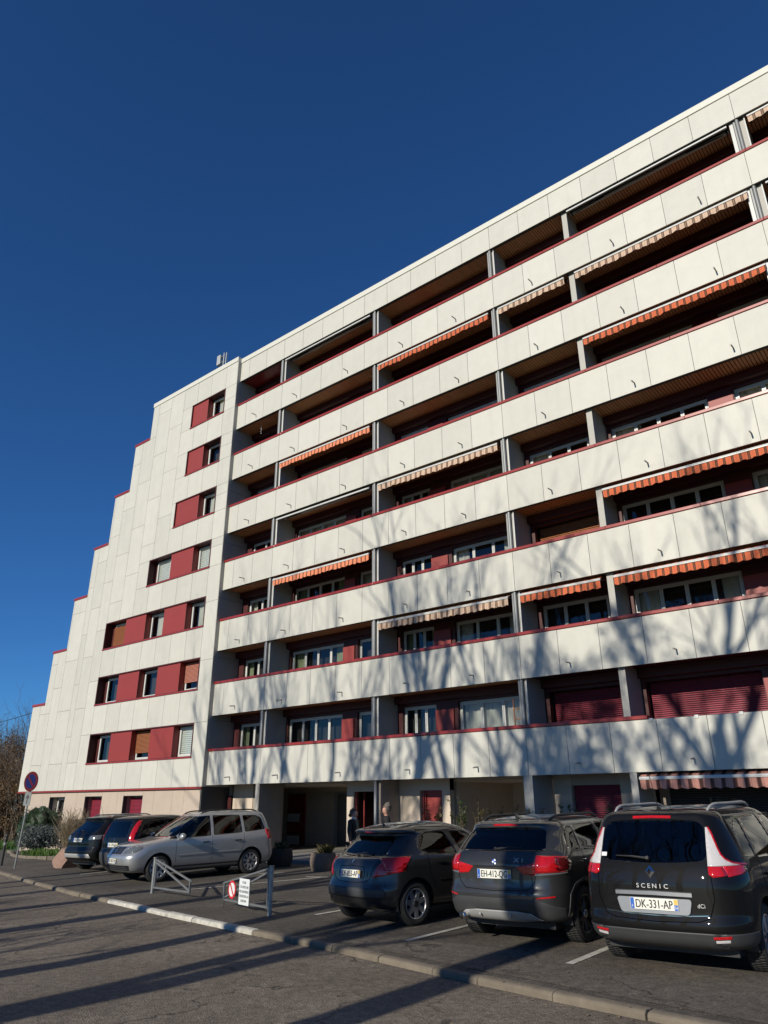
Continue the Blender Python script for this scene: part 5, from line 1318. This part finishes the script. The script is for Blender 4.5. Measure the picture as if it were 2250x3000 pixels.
m = MB(); m.lathe([(.05,-.1),(.05,.78),(.055,.80),(.055,.88),(.05,.9),(.05,.98),(.035,1.02),(0,1.03)], 16); m.build('post', 'black_plastic', e, smooth=False)
m = MB(); m.lathe([(.052,.66),(.054,.67),(.054,.75),(.052,.76)], 16); m.build('band', 'sign_back_grey', e); e.rotation_euler.y = R(2)
def rock(name, loc, r, seed, mat, label):
    rr = random.Random(seed); bm = bmesh.new(); bmesh.ops.create_icosphere(bm, subdivisions=3, radius=1)
    pl = [(Vector((rr.gauss(0,1), rr.gauss(0,1), rr.gauss(0,1))).normalized(), rr.uniform(.6,.85)) for _ in range(14)]
    for v in bm.verts:
        d = v.co.normalized(); k = min([1.0]+[h_/max(.05, d.dot(n_)) for n_, h_ in pl if d.dot(n_) > .05])
        v.co = Vector((d.x*r[0], d.y*r[1], d.z*r[2]))*k*(1+rr.uniform(-.01,.01))
    me = bpy.data.meshes.new(name); bm.to_mesh(me); bm.free(); o = link(name, me, mat); o.location = (loc[0], loc[1], gz(*loc[:2])+r[2]*.42); return tag(o, label, 'rock')
rock('boulder', (.55,-5.45), (.62,.48,.46), 3, 'pink_granite', 'pinkish boulder beside the black car and the shrubs')
def leaf_cloud(m, c, rad, n, size, rr, shell=.5, up=0):
    for _ in range(n):
        while True:
            d = Vector((rr.uniform(-1,1), rr.uniform(-1,1), rr.uniform(-1,1)))
            if d.length < 1: break
        k = shell+(1-shell)*rr.random(); d = d.normalized()*(d.length**.4)*k if shell else d
        p = Vector((c[0]+d.x*rad[0], c[1]+d.y*rad[1], c[2]+d.z*rad[2]))
        a = Vector((rr.gauss(0,1), rr.gauss(0,1), rr.gauss(0,1)+up)).normalized(); b = a.cross(Vector((rr.gauss(0,1), rr.gauss(0,1), rr.gauss(0,1)))).normalized()
        s_ = size*rr.uniform(.6,1.4); n0 = len(m.v)
        m.v += [tuple(p-a*s_), tuple(p+b*s_*.45), tuple(p+a*s_), tuple(p-b*s_*.45)]; m.f.append((n0,n0+1,n0+2,n0+3))
def blades(m, c, r, n, h, rr, w=.012, spread=.5):
    for _ in range(n):
        a = rr.uniform(0, 6.28); d = r*math.sqrt(rr.random()); x, y = c[0]+d*math.cos(a), c[1]+d*math.sin(a); z = c[2]
        t = rr.uniform(0, 6.28); l = h*rr.uniform(.5,1.1); s_ = spread*rr.uniform(.2,1); n0 = len(m.v)
        ux, uy = math.cos(t), math.sin(t); ww = w*rr.uniform(.7,1.3)
        m.v += [(x-uy*ww,y+ux*ww,z),(x+uy*ww,y-ux*ww,z),(x+ux*s_*l*.4+uy*ww*.8,y+uy*s_*l*.4-ux*ww*.8,z+l*.65),(x+ux*s_*l,y+uy*s_*l,z+l)]
        m.f.append((n0,n0+1,n0+2)); m.f.append((n0,n0+2,n0+3))
rv = random.Random(21)
def planter(x, y, r, h, mat, label, plant):
    e = empty('planter', (x,y,gz(x,y)), .2, label, 'planter')
    m = MB(); k = 8; pr = [(r*.80,-.05),(r*.97,.18*h/.55),(r,.5*h),(r*.96,h*.82),(r*.9,h),(r*.78,h),(r*.74,h-.1),(0,h-.1)]
    m.lathe(pr, k*2); m.build('bowl', mat, e, bevel=.01)
    m = MB(); m.lathe([(0,h-.06),(r*.73,h-.08)], 14); m.build('earth', 'soil', e)
    m = MB()
    if plant == 'grass':
        for _ in range(4): blades(m, (rv.uniform(-.3,.5)*r, rv.uniform(-.3,.3)*r, h-.08), .10, 32, .30, rv, .008, 1.0)
        m.build('grass_tuft', 'leaf_yellow', e)
    else:
        for _ in range(8): leaf_cloud(m, (rv.uniform(-.5,.5)*r, rv.uniform(-.5,.5)*r, h+.08), (.12,.12,.14), 70, .03, rv)
        tag(m.build('small_plants', 'leaf_dark', e), kind='stuff')
planter(7.95,-2.65,.40,.50,'stone_planter_dark','dark weathered stone planter behind the silver car','herb')
planter(10.2,-3.1,.38,.46,'stone_planter','brown stone planter with tufted grass left of the charcoal hatchback','grass')
# ------------------------------------------------------------ planting bed at the left
def bush(name, x, y, rad, n, size, mat, label, lumps=9, stems=6, cat='shrub', up=0, seed=1, core=False):
    rr = random.Random(seed); e = empty(name, (x,y,gz(x,y)), 0, label, cat)
    m = MB()
    for i in range(stems):
        a = rr.uniform(0,6.28); m.tube([(0,0,-.05),(rad[0]*.3*math.cos(a),rad[1]*.3*math.sin(a),rad[2]*.7),(rad[0]*.6*math.cos(a),rad[1]*.6*math.sin(a),rad[2]*1.3)], [.03,.02,.008], 5)
    m.build('stems', 'twig', e)
    m = MB()
    for i in range(lumps):
        a = rr.uniform(0,6.28); d = rr.uniform(0,.62); zz = rad[2]*rr.uniform(.45,1.35)
        q = max(.2, 1-abs(zz/rad[2]-.9)*.5)
        leaf_cloud(m, (rad[0]*d*math.cos(a)*q, rad[1]*d*math.sin(a)*q, zz), (rad[0]*.5,rad[1]*.5,rad[2]*.42), n//lumps, size, rr, .35, up)
    m.build('crown', mat, e)
    if core:
        bm = bmesh.new(); bmesh.ops.create_icosphere(bm, subdivisions=4, radius=1)
        for v in bm.verts:
            d = v.co; k = .74+.10*math.sin(d.x*9+d.z*7)*math.cos(d.y*8)+rr.uniform(-.05,.05); v.co = Vector((d.x*rad[0]*k, d.y*rad[1]*k, rad[2]*.95+d.z*rad[2]*.95*k))
        me = bpy.data.meshes.new('inner_foliage'); bm.to_mesh(me); bm.free(); link('inner_foliage', me, mat, e)
    return e
bush('round_shrub', -8.9,-1.75, (1.25,1.1,1.12), 17000, .045, 'leaf_dark', 'large rounded dark green shrub beside the tower base', 34, 8, seed=2, core=True)
bush('juniper', -7.3,-2.45, (1.7,1.0,.75), 9000, .045, 'leaf_blue', 'spreading blue-grey juniper in front of the dark rounded shrub', 20, 6, seed=3, up=.4)
bush('juniper', -6.3,-1.5, (.9,.8,.9), 2200, .045, 'leaf_blue', 'taller blue-grey juniper behind the low spreading one', 12, 6, seed=4, up=.4)
e = empty('dry_shrub', (-4.9,-2.3,gz(-4.9,-2.3)), 0, 'pale leafless twiggy shrub between the juniper and the black car', 'shrub')
m = MB(); rr = random.Random(5)
for i in range(200):
    a = rr.uniform(0,6.28); s_ = rr.uniform(.15,1.0); hh = rr.uniform(.8,1.8)
    p0 = (rr.uniform(-.25,.25), rr.uniform(-.25,.25), 0); p2 = (p0[0]+s_*math.cos(a), p0[1]+s_*math.sin(a), hh); p1 = ((p0[0]*.6+p2[0]*.4), (p0[1]*.6+p2[1]*.4), hh*.55)
    m.tube([p0,p1,p2], [.010,.008,.004], 4, cap=False)
    for j in range(3):
        q = Vector(p1).lerp(Vector(p2), rr.random()); m.tube([q, q+Vector((rr.uniform(-.2,.2), rr.uniform(-.2,.2), rr.uniform(.1,.3)))], [.005,.003], 3, cap=False)
m.build('twigs', 'leaf_dry', e)
m = MB()
for (x, y) in ((-6.2,-3.2),(-5.4,-3.2),(-4.7,-3.05),(-5.8,-2.9),(-4.2,-2.9)): blades(m, (x,y,gz(x,y)), .45, 170, .34, rr, .010, .6)
tag(m.build('bed_grass', 'grass_blade'), 'fringe of green grass along the edge of the planting bed', 'grass', kind='stuff')
bp = [(-11.2,-1.9),(-10.0,-2.3),(-8.6,-2.95),(-7.2,-3.45),(-5.6,-3.72),(-4.4,-3.5),(-3.5,-2.9),(-3.0,-1.9)]
edge = tag(empty('bed_edging'), kind='structure')
for (a, b) in zip(bp, bp[1:]):
    a, b = Vector(a), Vector(b); n = max(1, round((b-a).length/.7))
    for i in range(n):
        p, q = a.lerp(b, i/n), a.lerp(b, (i+.97)/n); d = (q-p).normalized(); t = Vector((d.y,-d.x))*.06
        m = MB(); m.prism_z([tuple(p+t), tuple(q+t), tuple(q-t), tuple(p-t)], gz(*p)-.05, gz(*p)+.10); m.build('edge_stone', 'concrete_kerb', edge, fix=True, bevel=.012)
sheet('planting_bed', bp+[(-3.0,-.15),(-11.2,-.15)], .04, 'soil')
# lawn blades beyond the path
m = MB(); rr = random.Random(9)
for i in range(9000):
    d = rr.uniform(48, 75); t = rr.uniform(-.02, .075)
    ang = math.atan2(4.26+19.3, -24.4-25.7)-t; x = CAM.x+d*math.cos(ang); y = CAM.y+d*math.sin(ang)
    blades(m, (x,y,gz(x,y)-.17), .1, 1, .22, rr, .03, .5)
tag(m.build('lawn_grass', 'grass_blade'), 'bright green lawn beyond the path at the left', 'grass', kind='stuff')
# ------------------------------------------------------------ shrubs in front of the ground floor
fs = [(12.6,-1.05,1.5,'leaf_yellow',5),(13.4,-.9,1.65,'leaf_green',7),(14.2,-1.0,1.5,'leaf_yellow',5),(14.9,-.95,1.4,'leaf_yellow',6),(15.8,-1.0,1.35,'leaf_yellow',6),(16.6,-.9,1.45,'leaf_green',5),(18.0,-.9,1.35,'leaf_dark',6),(19.2,-.95,1.3,'leaf_dark',5),(20.6,-.9,1.45,'leaf_dark',5),(22.2,-.9,1.4,'leaf_dark',6)]
nm = ['leftmost rose-like bush before the lit red door','tall thin-leaved bush right of the red door','yellowish bush behind the charcoal hatchback roof','yellow-green bush above the hatchback windscreen','sparse bush left of the crossover roof','leafy bush behind the crossover aerial','dark spiky bush before the pink shutter','low dark bush behind the rightmost car','thin dark bush under the pink awning','dark bush by the right edge under the awning']
for i, (x, y, hh, mt, st) in enumerate(fs):
    rr = random.Random(40+i); z0 = gz(x,y)+.10; e = empty('shrub', (x,y,z0), 0, nm[i], 'shrub', 'shrubs along the house front')
    ms, ml = MB(), MB()
    for j in range(st+5):
        a = rr.uniform(0,6.28); s_ = rr.uniform(.1,.42); t = hh*rr.uniform(.7,1.08)
        p0 = Vector((rr.uniform(-.12,.12), rr.uniform(-.12,.12), -.05)); p3 = Vector((s_*math.cos(a), s_*math.sin(a)*.7, t)); p1 = p0.lerp(p3,.4)+Vector((0,0,.1)); p2 = p0.lerp(p3,.75)+Vector((0,0,.08))
        ms.tube([p0,p1,p2,p3], [.012,.010,.007,.004], 5)
        for k in range(16):
            q = p1.lerp(p3, rr.random()**.8); leaf_cloud(ml, tuple(q), (.07,.07,.06), 3, .034, rr, 0)
    ms.build('stems', 'twig', e); ml.build('leaves', mt, e)
# ------------------------------------------------------------ trees
def tree_mesh(seed, H, r0, lean=.03, fork=.42, spread=.5, leaves=0):
    rr = random.Random(seed); T, Cn, Lf = MB(), MB(), MB()
    def branch(p, d, L, r, lev):
        pts, rad = [Vector(p)], [r]; n = 5 if lev < 3 else 3; dd = Vector(d)
        for i in range(n):
            dd = (dd+Vector((rr.gauss(0,1), rr.gauss(0,1), rr.gauss(0,.6)))*(.05+.035*lev)+Vector((0,0,.05*lev))).normalized()
            pts.append(pts[-1]+dd*L/n); rad.append(max(.004, r*(1-(.28 if lev == 0 else .62)*(i+1)/n)))
        (T if lev <= 1 else Cn).tube(pts, rad, [10,7,5,4,3,3][lev], cap=False)
        if lev >= 4:
            if leaves and rr.random() < leaves: leaf_cloud(Lf, tuple(pts[-1]), (.6,.6,.5), 26, .13, rr, 0)
            return
        k = [6,5,4,4][lev]
        for j in range(k):
            t = rr.uniform(fork if lev == 0 else .25, 1.0); f = t*n; i = min(int(f), n-1); q = pts[i].lerp(pts[i+1], f-i)
            rr_ = rad[i]+(rad[i+1]-rad[i])*(f-i); base = (pts[i+1]-pts[i]).normalized()
            az_ = rr.uniform(0, 2*PI); sd = Vector((math.cos(az_), math.sin(az_), rr.uniform(-.1,.3))); sd = (sd-base*sd.dot(base)).normalized()
            nd = (base*rr.uniform(.75,1.1)+sd*spread*rr.uniform(.7,1.25)).normalized()
            branch(q, nd, L*rr.uniform(.42,.62)*(1.05 if lev == 0 else 1), rr_*rr.uniform(.5,.74), lev+1)
    branch((0,0,-.3), Vector((lean,0,1)).normalized(), H*.62, r0, 0)
    return T.mesh('trunk', True), Cn.mesh('crown', True), (Lf.mesh('leaves') if leaves else None)
kinds = [tree_mesh(11, 24, .33), tree_mesh(12, 25, .30, -.04, .5, .45), tree_mesh(13, 23, .35, .02, .35, .5, .42), tree_mesh(14, 22, .20, .06, .5, .4)]
lab = ['tall bare roadside tree behind the viewer, nearest the right','slender bare roadside tree, second from the right','roadside tree keeping some brown leaves','tall bare roadside tree opposite the balconies','straight bare roadside tree opposite the gates','thin bare roadside tree by the street lamp','leafy roadside tree at the right end of the verge','thin bare roadside tree at the far left end of the verge']
TR = [(20.05,-23.6,0,.90,.3),(15.4,-24,1,.86,1.2),(17.3,-26.5,2,.80,2.4),(11.2,-24.5,0,.86,2.2),(8.1,-24,1,.90,4.0),(6.2,-25.5,3,1.0,3.3),(23.6,-27,2,.76,5.1),(2.3,-24.5,3,.98,4.6)]
for i, (x, y, k, s_, rz) in enumerate(TR):
    e = empty('roadside_tree', (x,y,gz(x,y)-.17), rz, lab[i], 'tree', 'trees along the verge behind the viewer'); e.scale = (s_,s_,s_)
    t, cme, lf = kinds[k]; link('trunk', t, 'bark', e); o = link('crown', cme, 'twig', e)
    if lf: link('leaves', lf, 'leaf_brown', e)
# street lamp that throws the thin shadow on the facade
e = empty('street_lamp', (4.2,-17.2,gz(4.2,-17.2)-.1), 0, 'tall grey street lamp across the road', 'lamp')
m = MB(); m.tube([(0,0,0),(0,0,4),(0,0,12.2)], [.1,.085,.05], 12); m.build('pole', 'galvanised', e)
m = MB(); m.lathe([(0,12.65),(.12,12.6),(.22,12.4),(.26,12.2),(.08,12.15),(0,12.15)], 16); m.build('lamp_head', 'zinc', e, smooth=True)
# ------------------------------------------------------------ background hedge and far tree at the left
hl = ['brown-leaved tall shrub at the left edge, nearest the lawn','brown-leaved tall shrub directly left of the tower','tangled rust-brown shrub behind the first one','bare brown shrub rising highest against the sky','dense low brown shrub by the lawn','tangled brown shrub farthest from the road','dull brown shrub touching the tower base']
hp = [(-30.5,4.6,5.5),(-27.5,6.2,4.8),(-35.5,8.2,7.5),(-41,10.5,9),(-33,6.8,4.4),(-46,13.5,9.5),(-31.5,8.5,6.2)]
for i, (x, y, hh) in enumerate(hp):
    rr = random.Random(70+i); e = empty('brown_shrub', (x,y,gz(x,y)-.17), 0, hl[i], 'shrub', 'brown shrubs beyond the lawn')
    ms, ml = MB(), MB()
    for j in range(46):
        a = rr.uniform(0,6.28); s_ = rr.uniform(.2,2.4); p = Vector((rr.uniform(-.8,.8), rr.uniform(-.8,.8), 0)); q = Vector((s_*math.cos(a), s_*math.sin(a), hh*rr.uniform(.6,1.12)))
        mid = p.lerp(q,.5)+Vector((0,0,hh*.12)); ms.tube([p,mid,q], [.045,.03,.008], 4, cap=False)
        for k in range(7):
            b0 = mid.lerp(q, rr.random()); b1 = b0+Vector((rr.uniform(-.7,.7), rr.uniform(-.7,.7), rr.uniform(.1,.9))); ms.tube([b0,b1], [.014,.005], 3, cap=False)
            if b1.z < hh*.92: leaf_cloud(ml, tuple(b1), (.35,.35,.35), 16, .06, rr, 0)
    for j in range(16): leaf_cloud(ml, (rr.uniform(-2.2,2.2), rr.uniform(-2.2,2.2), hh*rr.uniform(.05,.6)), (.8,.8,.7), 150, .065, rr, 0)
    ms.build('stems', 'twig', e); ml.build('leaves', 'leaf_brown', e)
t, cme, lf = tree_mesh(31, 12.5, .16, .02, .3, .6)
e = empty('bare_tree', (-27.5,7.0,gz(-27.5,7)-.17), 1.0, 'slim bare tree half hidden behind the stepped tower', 'tree'); link('trunk', t, 'bark', e); link('crown', cme, 'twig', e)
for (x, y, s_) in ((-45,9.5,.85),(-52,13,.95)):
    e2 = empty('bare_tree', (x,y,gz(x,y)-.17), x, 'dark bare tree above the brown shrubs at the left edge' if x > -50 else 'farthest bare tree behind the brown shrubs', 'tree'); e2.scale = (s_,)*3; link('trunk', t, 'bark', e2); link('crown', cme, 'twig', e2)
m = MB(); P0, P1 = Vector((-14.8,.3,6.65)), Vector((-62,12,10.6)); m.tube([P0.lerp(P1, i/12)-Vector((0,0,.9*math.sin(PI*i/12))) for i in range(13)], .02, 5)
tag(m.build('overhead_cable', 'black_plastic'), 'thin dark cable running from the tower to the left', 'cable')
# fallen leaves along the kerb
m = MB(); rr = random.Random(77)
for i in range(420):
    s_ = rr.uniform(30, 66); p, d = kerb_at(s_); o_ = rr.gauss(.22, .10) if rr.random() < .6 else rr.uniform(-1.5, 2.5); n = Vector((d.y,-d.x)); x, y = p.x+n.x*o_, p.y+n.y*o_
    z = gz(x,y)+(.012 if o_ < -.1 else .03 if o_ < .12 else -.052); a = rr.uniform(0,6.28); l = rr.uniform(.012,.03); k = len(m.v)
    m.v += [(x+l*math.cos(a),y+l*math.sin(a),z),(x-l*.6*math.sin(a),y+l*.6*math.cos(a),z+.008),(x-l*math.cos(a),y-l*math.sin(a),z+.002),(x+l*.6*math.sin(a),y-l*.6*math.cos(a),z+.006)]; m.f.append((k,k+1,k+2,k+3))
tag(m.build('fallen_leaves', 'leaf_dry'), 'small dry leaves scattered along the kerb', 'leaves', kind='stuff')
# leafless bushes on the verge across the road; their long shadows streak the carriageway
vl = ['leafless verge bush across the road, nearest the viewer','low leafless verge bush, second along the road','broad leafless verge bush opposite the gates','thin leafless verge bush opposite the silver car','leafless verge bush farthest along the road']
for i, (x, y, hh) in enumerate(((13.9,-22.9,4.4),(12.2,-23.4,5.2),(9.6,-22.8,5.0),(6.6,-23.2,5.6),(3.4,-22.9,5.4))):
    rr = random.Random(170+i); e = empty('verge_bush', (x,y,gz(x,y)-.17), 0, vl[i], 'shrub', 'leafless bushes on the verge')
    ms, ml = MB(), MB()
    for j in range(15):
        a = rr.uniform(0,6.28); s_ = rr.uniform(.3,1.6); p = Vector((rr.uniform(-.4,.4), rr.uniform(-.4,.4), 0)); q = Vector((s_*math.cos(a), s_*math.sin(a), hh*rr.uniform(.5,1.1)))
        mid = p.lerp(q,.5)+Vector((0,0,hh*.1)); ms.tube([p,mid,q], [.055,.04,.012], 5, cap=False)
        for k in range(6):
            b0 = mid.lerp(q, rr.random()); b1 = b0+Vector((rr.uniform(-.6,.6), rr.uniform(-.6,.6), rr.uniform(.1,.8))); ms.tube([b0,b1], [.02,.006], 4, cap=False)
            if rr.random() < .3: leaf_cloud(ml, tuple(b1), (.3,.3,.3), 10, .07, rr, 0)
    ms.build('stems', 'twig', e); ml.build('leaves', 'leaf_brown', e)
# ------------------------------------------------------------ two people talking
def skinmesh(name, V, E, mat, parent, root=0, sub=2):
    me = bpy.data.meshes.new(name); me.from_pydata([v[:3] for v in V], E, [])
    o = link(name, me, mat, parent)
    sk = o.modifiers.new('skin', 'SKIN'); sk.use_smooth_shade = True
    for i, v in enumerate(V):
        r = v[3] if isinstance(v[3], tuple) else (v[3], v[3]); me.skin_vertices[0].data[i].radius = r; me.skin_vertices[0].data[i].use_root = i == root
    s_ = o.modifiers.new('subdivision', 'SUBSURF'); s_.levels = sub; s_.render_levels = sub
    return o
def chain(V, E, start, pts):
    k = start
    for p in pts: V.append(p); E.append((k, len(V)-1)); k = len(V)-1
    return k
def person(x, y, face, H, label, hair, coat, top=None, bun=False, glasses=False, arms=((.30,.10,.92),(.30,.10,.92))):
    f = H/1.62; e = empty('person', (x, y, gz(x, y)), math.atan2(-face[0], face[1]), label, 'person'); e.scale = (f, f, f)
    V = [(0,0,.90,(.15,.11))]; E = []
    ch = chain(V, E, 0, [(0,.01,1.05,(.125,.095)),(0,.0,1.20,(.15,.10)),(0,-.01,1.31,(.13,.085))])
    nk = chain(V, E, ch, [(0,0,1.38,.05),(0,.012,1.425,.052),(0,.012,1.475,(.070,.085)),(0,.008,1.53,(.074,.092)),(0,.0,1.585,(.055,.07))])
    hm = nk-2
    chain(V, E, hm, [(0,.07,1.437,.030)]); chain(V, E, hm, [(0,.085,1.478,.020),(0,.112,1.468,.011)])
    for sx in (-1, 1): chain(V, E, hm, [(sx*.068,.0,1.49,.022),(sx*.080,-.012,1.50,.012)])
    hands = []
    for sx, (ax, ay, az_) in zip((-1, 1), arms):
        sh = chain(V, E, ch, [(sx*.15,-.01,1.315,.062),(sx*.205,-.02,1.10,.045)])
        wr = chain(V, E, sh, [(sx*(ax-.01),ay,az_+.10,.030),(sx*ax,ay+.015,az_+.02,.027),(sx*ax,ay+.025,az_-.04,(.022,.036))])
        for j in range(4):
            px = ay+.0+.018*j; l = (.062,.072,.068,.052)[j]
            chain(V, E, wr, [(sx*ax,px,az_-.085,.009),(sx*(ax-.006),px+.006,az_-.085-l*.55,.0085),(sx*(ax-.022),px+.008,az_-.085-l,.0075)])
        chain(V, E, wr, [(sx*(ax-.012),ay+.075,az_-.05,.010),(sx*(ax-.02),ay+.088,az_-.085,.0085)])
    for sx in (-1, 1): chain(V, E, 0, [(sx*.085,0,.80,(.088,.095)),(sx*.09,.01,.47,.058),(sx*.092,-.01,.25,.05),(sx*.092,-.02,.09,.037),(sx*.095,.05,.035,(.035,.03)),(sx*.098,.15,.022,(.036,.022))])
    skinmesh('body', V, E, 'skin', e)
    # coat with sleeves
    V = [(0,0,.80,(.19,.15))]; E = []
    c2 = chain(V, E, 0, [(0,.0,1.0,(.165,.13)),(0,0,1.18,(.178,.125)),(0,-.012,1.32,(.15,.10)),(0,-.012,1.385,(.066,.066))])
    for sx, (ax, ay, az_) in zip((-1, 1), arms): chain(V, E, c2-1, [(sx*.165,-.012,1.315,.078),(sx*.215,-.022,1.10,.062),(sx*(ax-.008),ay-.005,az_+.12,.047),(sx*ax,ay+.005,az_+.05,.044)])
    skinmesh('coat', V, E, coat, e)
    V = [(0,0,.88,(.165,.125))]; E = []
    for sx in (-1, 1): chain(V, E, 0, [(sx*.088,0,.78,(.10,.105)),(sx*.092,.012,.47,.07),(sx*.093,-.01,.25,.062),(sx*.093,-.015,.10,.058)])
    skinmesh('trousers', V, E, 'trouser', e)
    for sx in (-1, 1): skinmesh('shoe', [(sx*.094,-.045,.045,(.042,.045)),(sx*.096,.05,.04,(.042,.038)),(sx*.099,.16,.026,(.043,.025))], [(0,1),(1,2)], 'shoe', e)
    if top:
        m = MB()
        n = 10
        for j in range(9):
            z = .92+.44*j/8; w_ = .085-.02*j/8; yy = .132+.012*math.sin(j*.5)-.035*max(0,(j-5)/3)
            for i in range(n+1): t = i/n*2-1; m.v.append((t*w_, yy-.022*t*t, z))
        m.f = [(j*(n+1)+i, j*(n+1)+i+1, (j+1)*(n+1)+i+1, (j+1)*(n+1)+i) for j in range(8) for i in range(n)]
        m.build('jumper_front', top, e, smooth=True)
        m = MB(); m.lathe([(.070,1.33),(.066,1.36),(.060,1.40),(.062,1.425),(.054,1.43)], 18, c=(0,.004,0)); m.build('turtleneck', 'wool_white', e, smooth=True)
    # face
    for sx in (-1, 1):
        m = MB(); m.lathe([(0,-.008),(.008,-.004),(.009,.002),(0,.008)], 10, 'y', c=(sx*.030,.087,1.505)); m.build('eye', 'ink', e, smooth=True)
        m = MB(); m.tube([(sx*.016,.096,1.525),(sx*.03,.097,1.529),(sx*.046,.088,1.524)], .0035, 5); m.build('eyebrow', hair, e)
    m = MB(); m.tube([(-.022,.090,1.446),(0,.099,1.447),(.022,.090,1.446)], [.003,.006,.003], 6); m.build('mouth', 'sign_red_dark', e)
    # hair
    rr = random.Random(int(H*100)); bm = bmesh.new(); bmesh.ops.create_uvsphere(bm, u_segments=28, v_segments=18, radius=1)
    kill = []
    for v in bm.verts:
        d = v.co.copy(); k = 1+.05*math.sin(d.x*17+d.z*9)+.04*math.sin(d.y*21+d.x*5)+rr.uniform(-.015,.015)
        if d.y > .25 and d.z < .42: kill.append(v)
        elif d.z < -.62: kill.append(v)
        v.co = Vector((d.x*.092*k, d.y*.108*k-.012, d.z*.108*k+1.535))
    bmesh.ops.delete(bm, geom=kill, context='VERTS')
    me = bpy.data.meshes.new('hair'); bm.to_mesh(me); bm.free(); me.polygons.foreach_set('use_smooth', [True]*len(me.polygons)); h = link('hair', me, hair, e)
    if bun:
        m = MB(); m.lathe([(.05,-.09),(.085,-.06),(.09,-.02),(.075,.02),(.045,.05),(0,.06)], 20, c=(0,-.045,1.635)); m.v = [(x*(1+.16*math.sin(z*90+x*70)), y+.016*math.sin(z*80+x*90), z+.014*math.sin(x*120+y*90)) for x, y, z in m.v]
        m.build('bun', hair, h, smooth=True)
    else:
        m = MB(); m.lathe([(0,-.05),(.045,-.03),(.055,.005),(.035,.045),(0,.05)], 12, c=(0,-.105,1.47)); m.build('hair_roll', hair, h, smooth=True)
    if glasses:
        m = MB()
        for sx in (-1, 1):
            m.tube([(sx*.031+.021*math.cos(a), .104, 1.503+.016*math.sin(a)) for a in [2*PI*i/14 for i in range(15)]], .0022, 5); m.tube([(sx*.052,.103,1.508),(sx*.078,-.0,1.51)], .0022, 5)
        m.tube([(-.01,.105,1.506),(.01,.105,1.506)], .002, 5); m.build('glasses', 'sign_red_dark', e)
    return e
person(12.46,-4.36,(.97,.25),1.60,'woman with brown hair in black jacket and white turtleneck near the planter','hair_brown','coat_black','top_olive',arms=((.27,.14,.86),(.30,.06,.80)))
bag = empty('handbag', (12.50,-4.66,gz(12.5,-4.66)+.32), .3, 'small tan handbag hanging from the hand of the brown-haired woman', 'bag')
MB().box(-.12,.12,-.045,.045,0,.20).build('pouch', 'bag_leather', bag, bevel=.02)
m = MB(); m.tube([(-.09,0,.19),(-.06,0,.36),(0,0,.43),(.06,0,.36),(.09,0,.19)], .008, 6); m.build('strap', 'bag_leather', bag)
person(13.09,-3.83,(-.75,-.66),1.66,'person with piled-up grey hair and red glasses in a black coat','hair_grey','coat_black',None,bun=True,glasses=True)
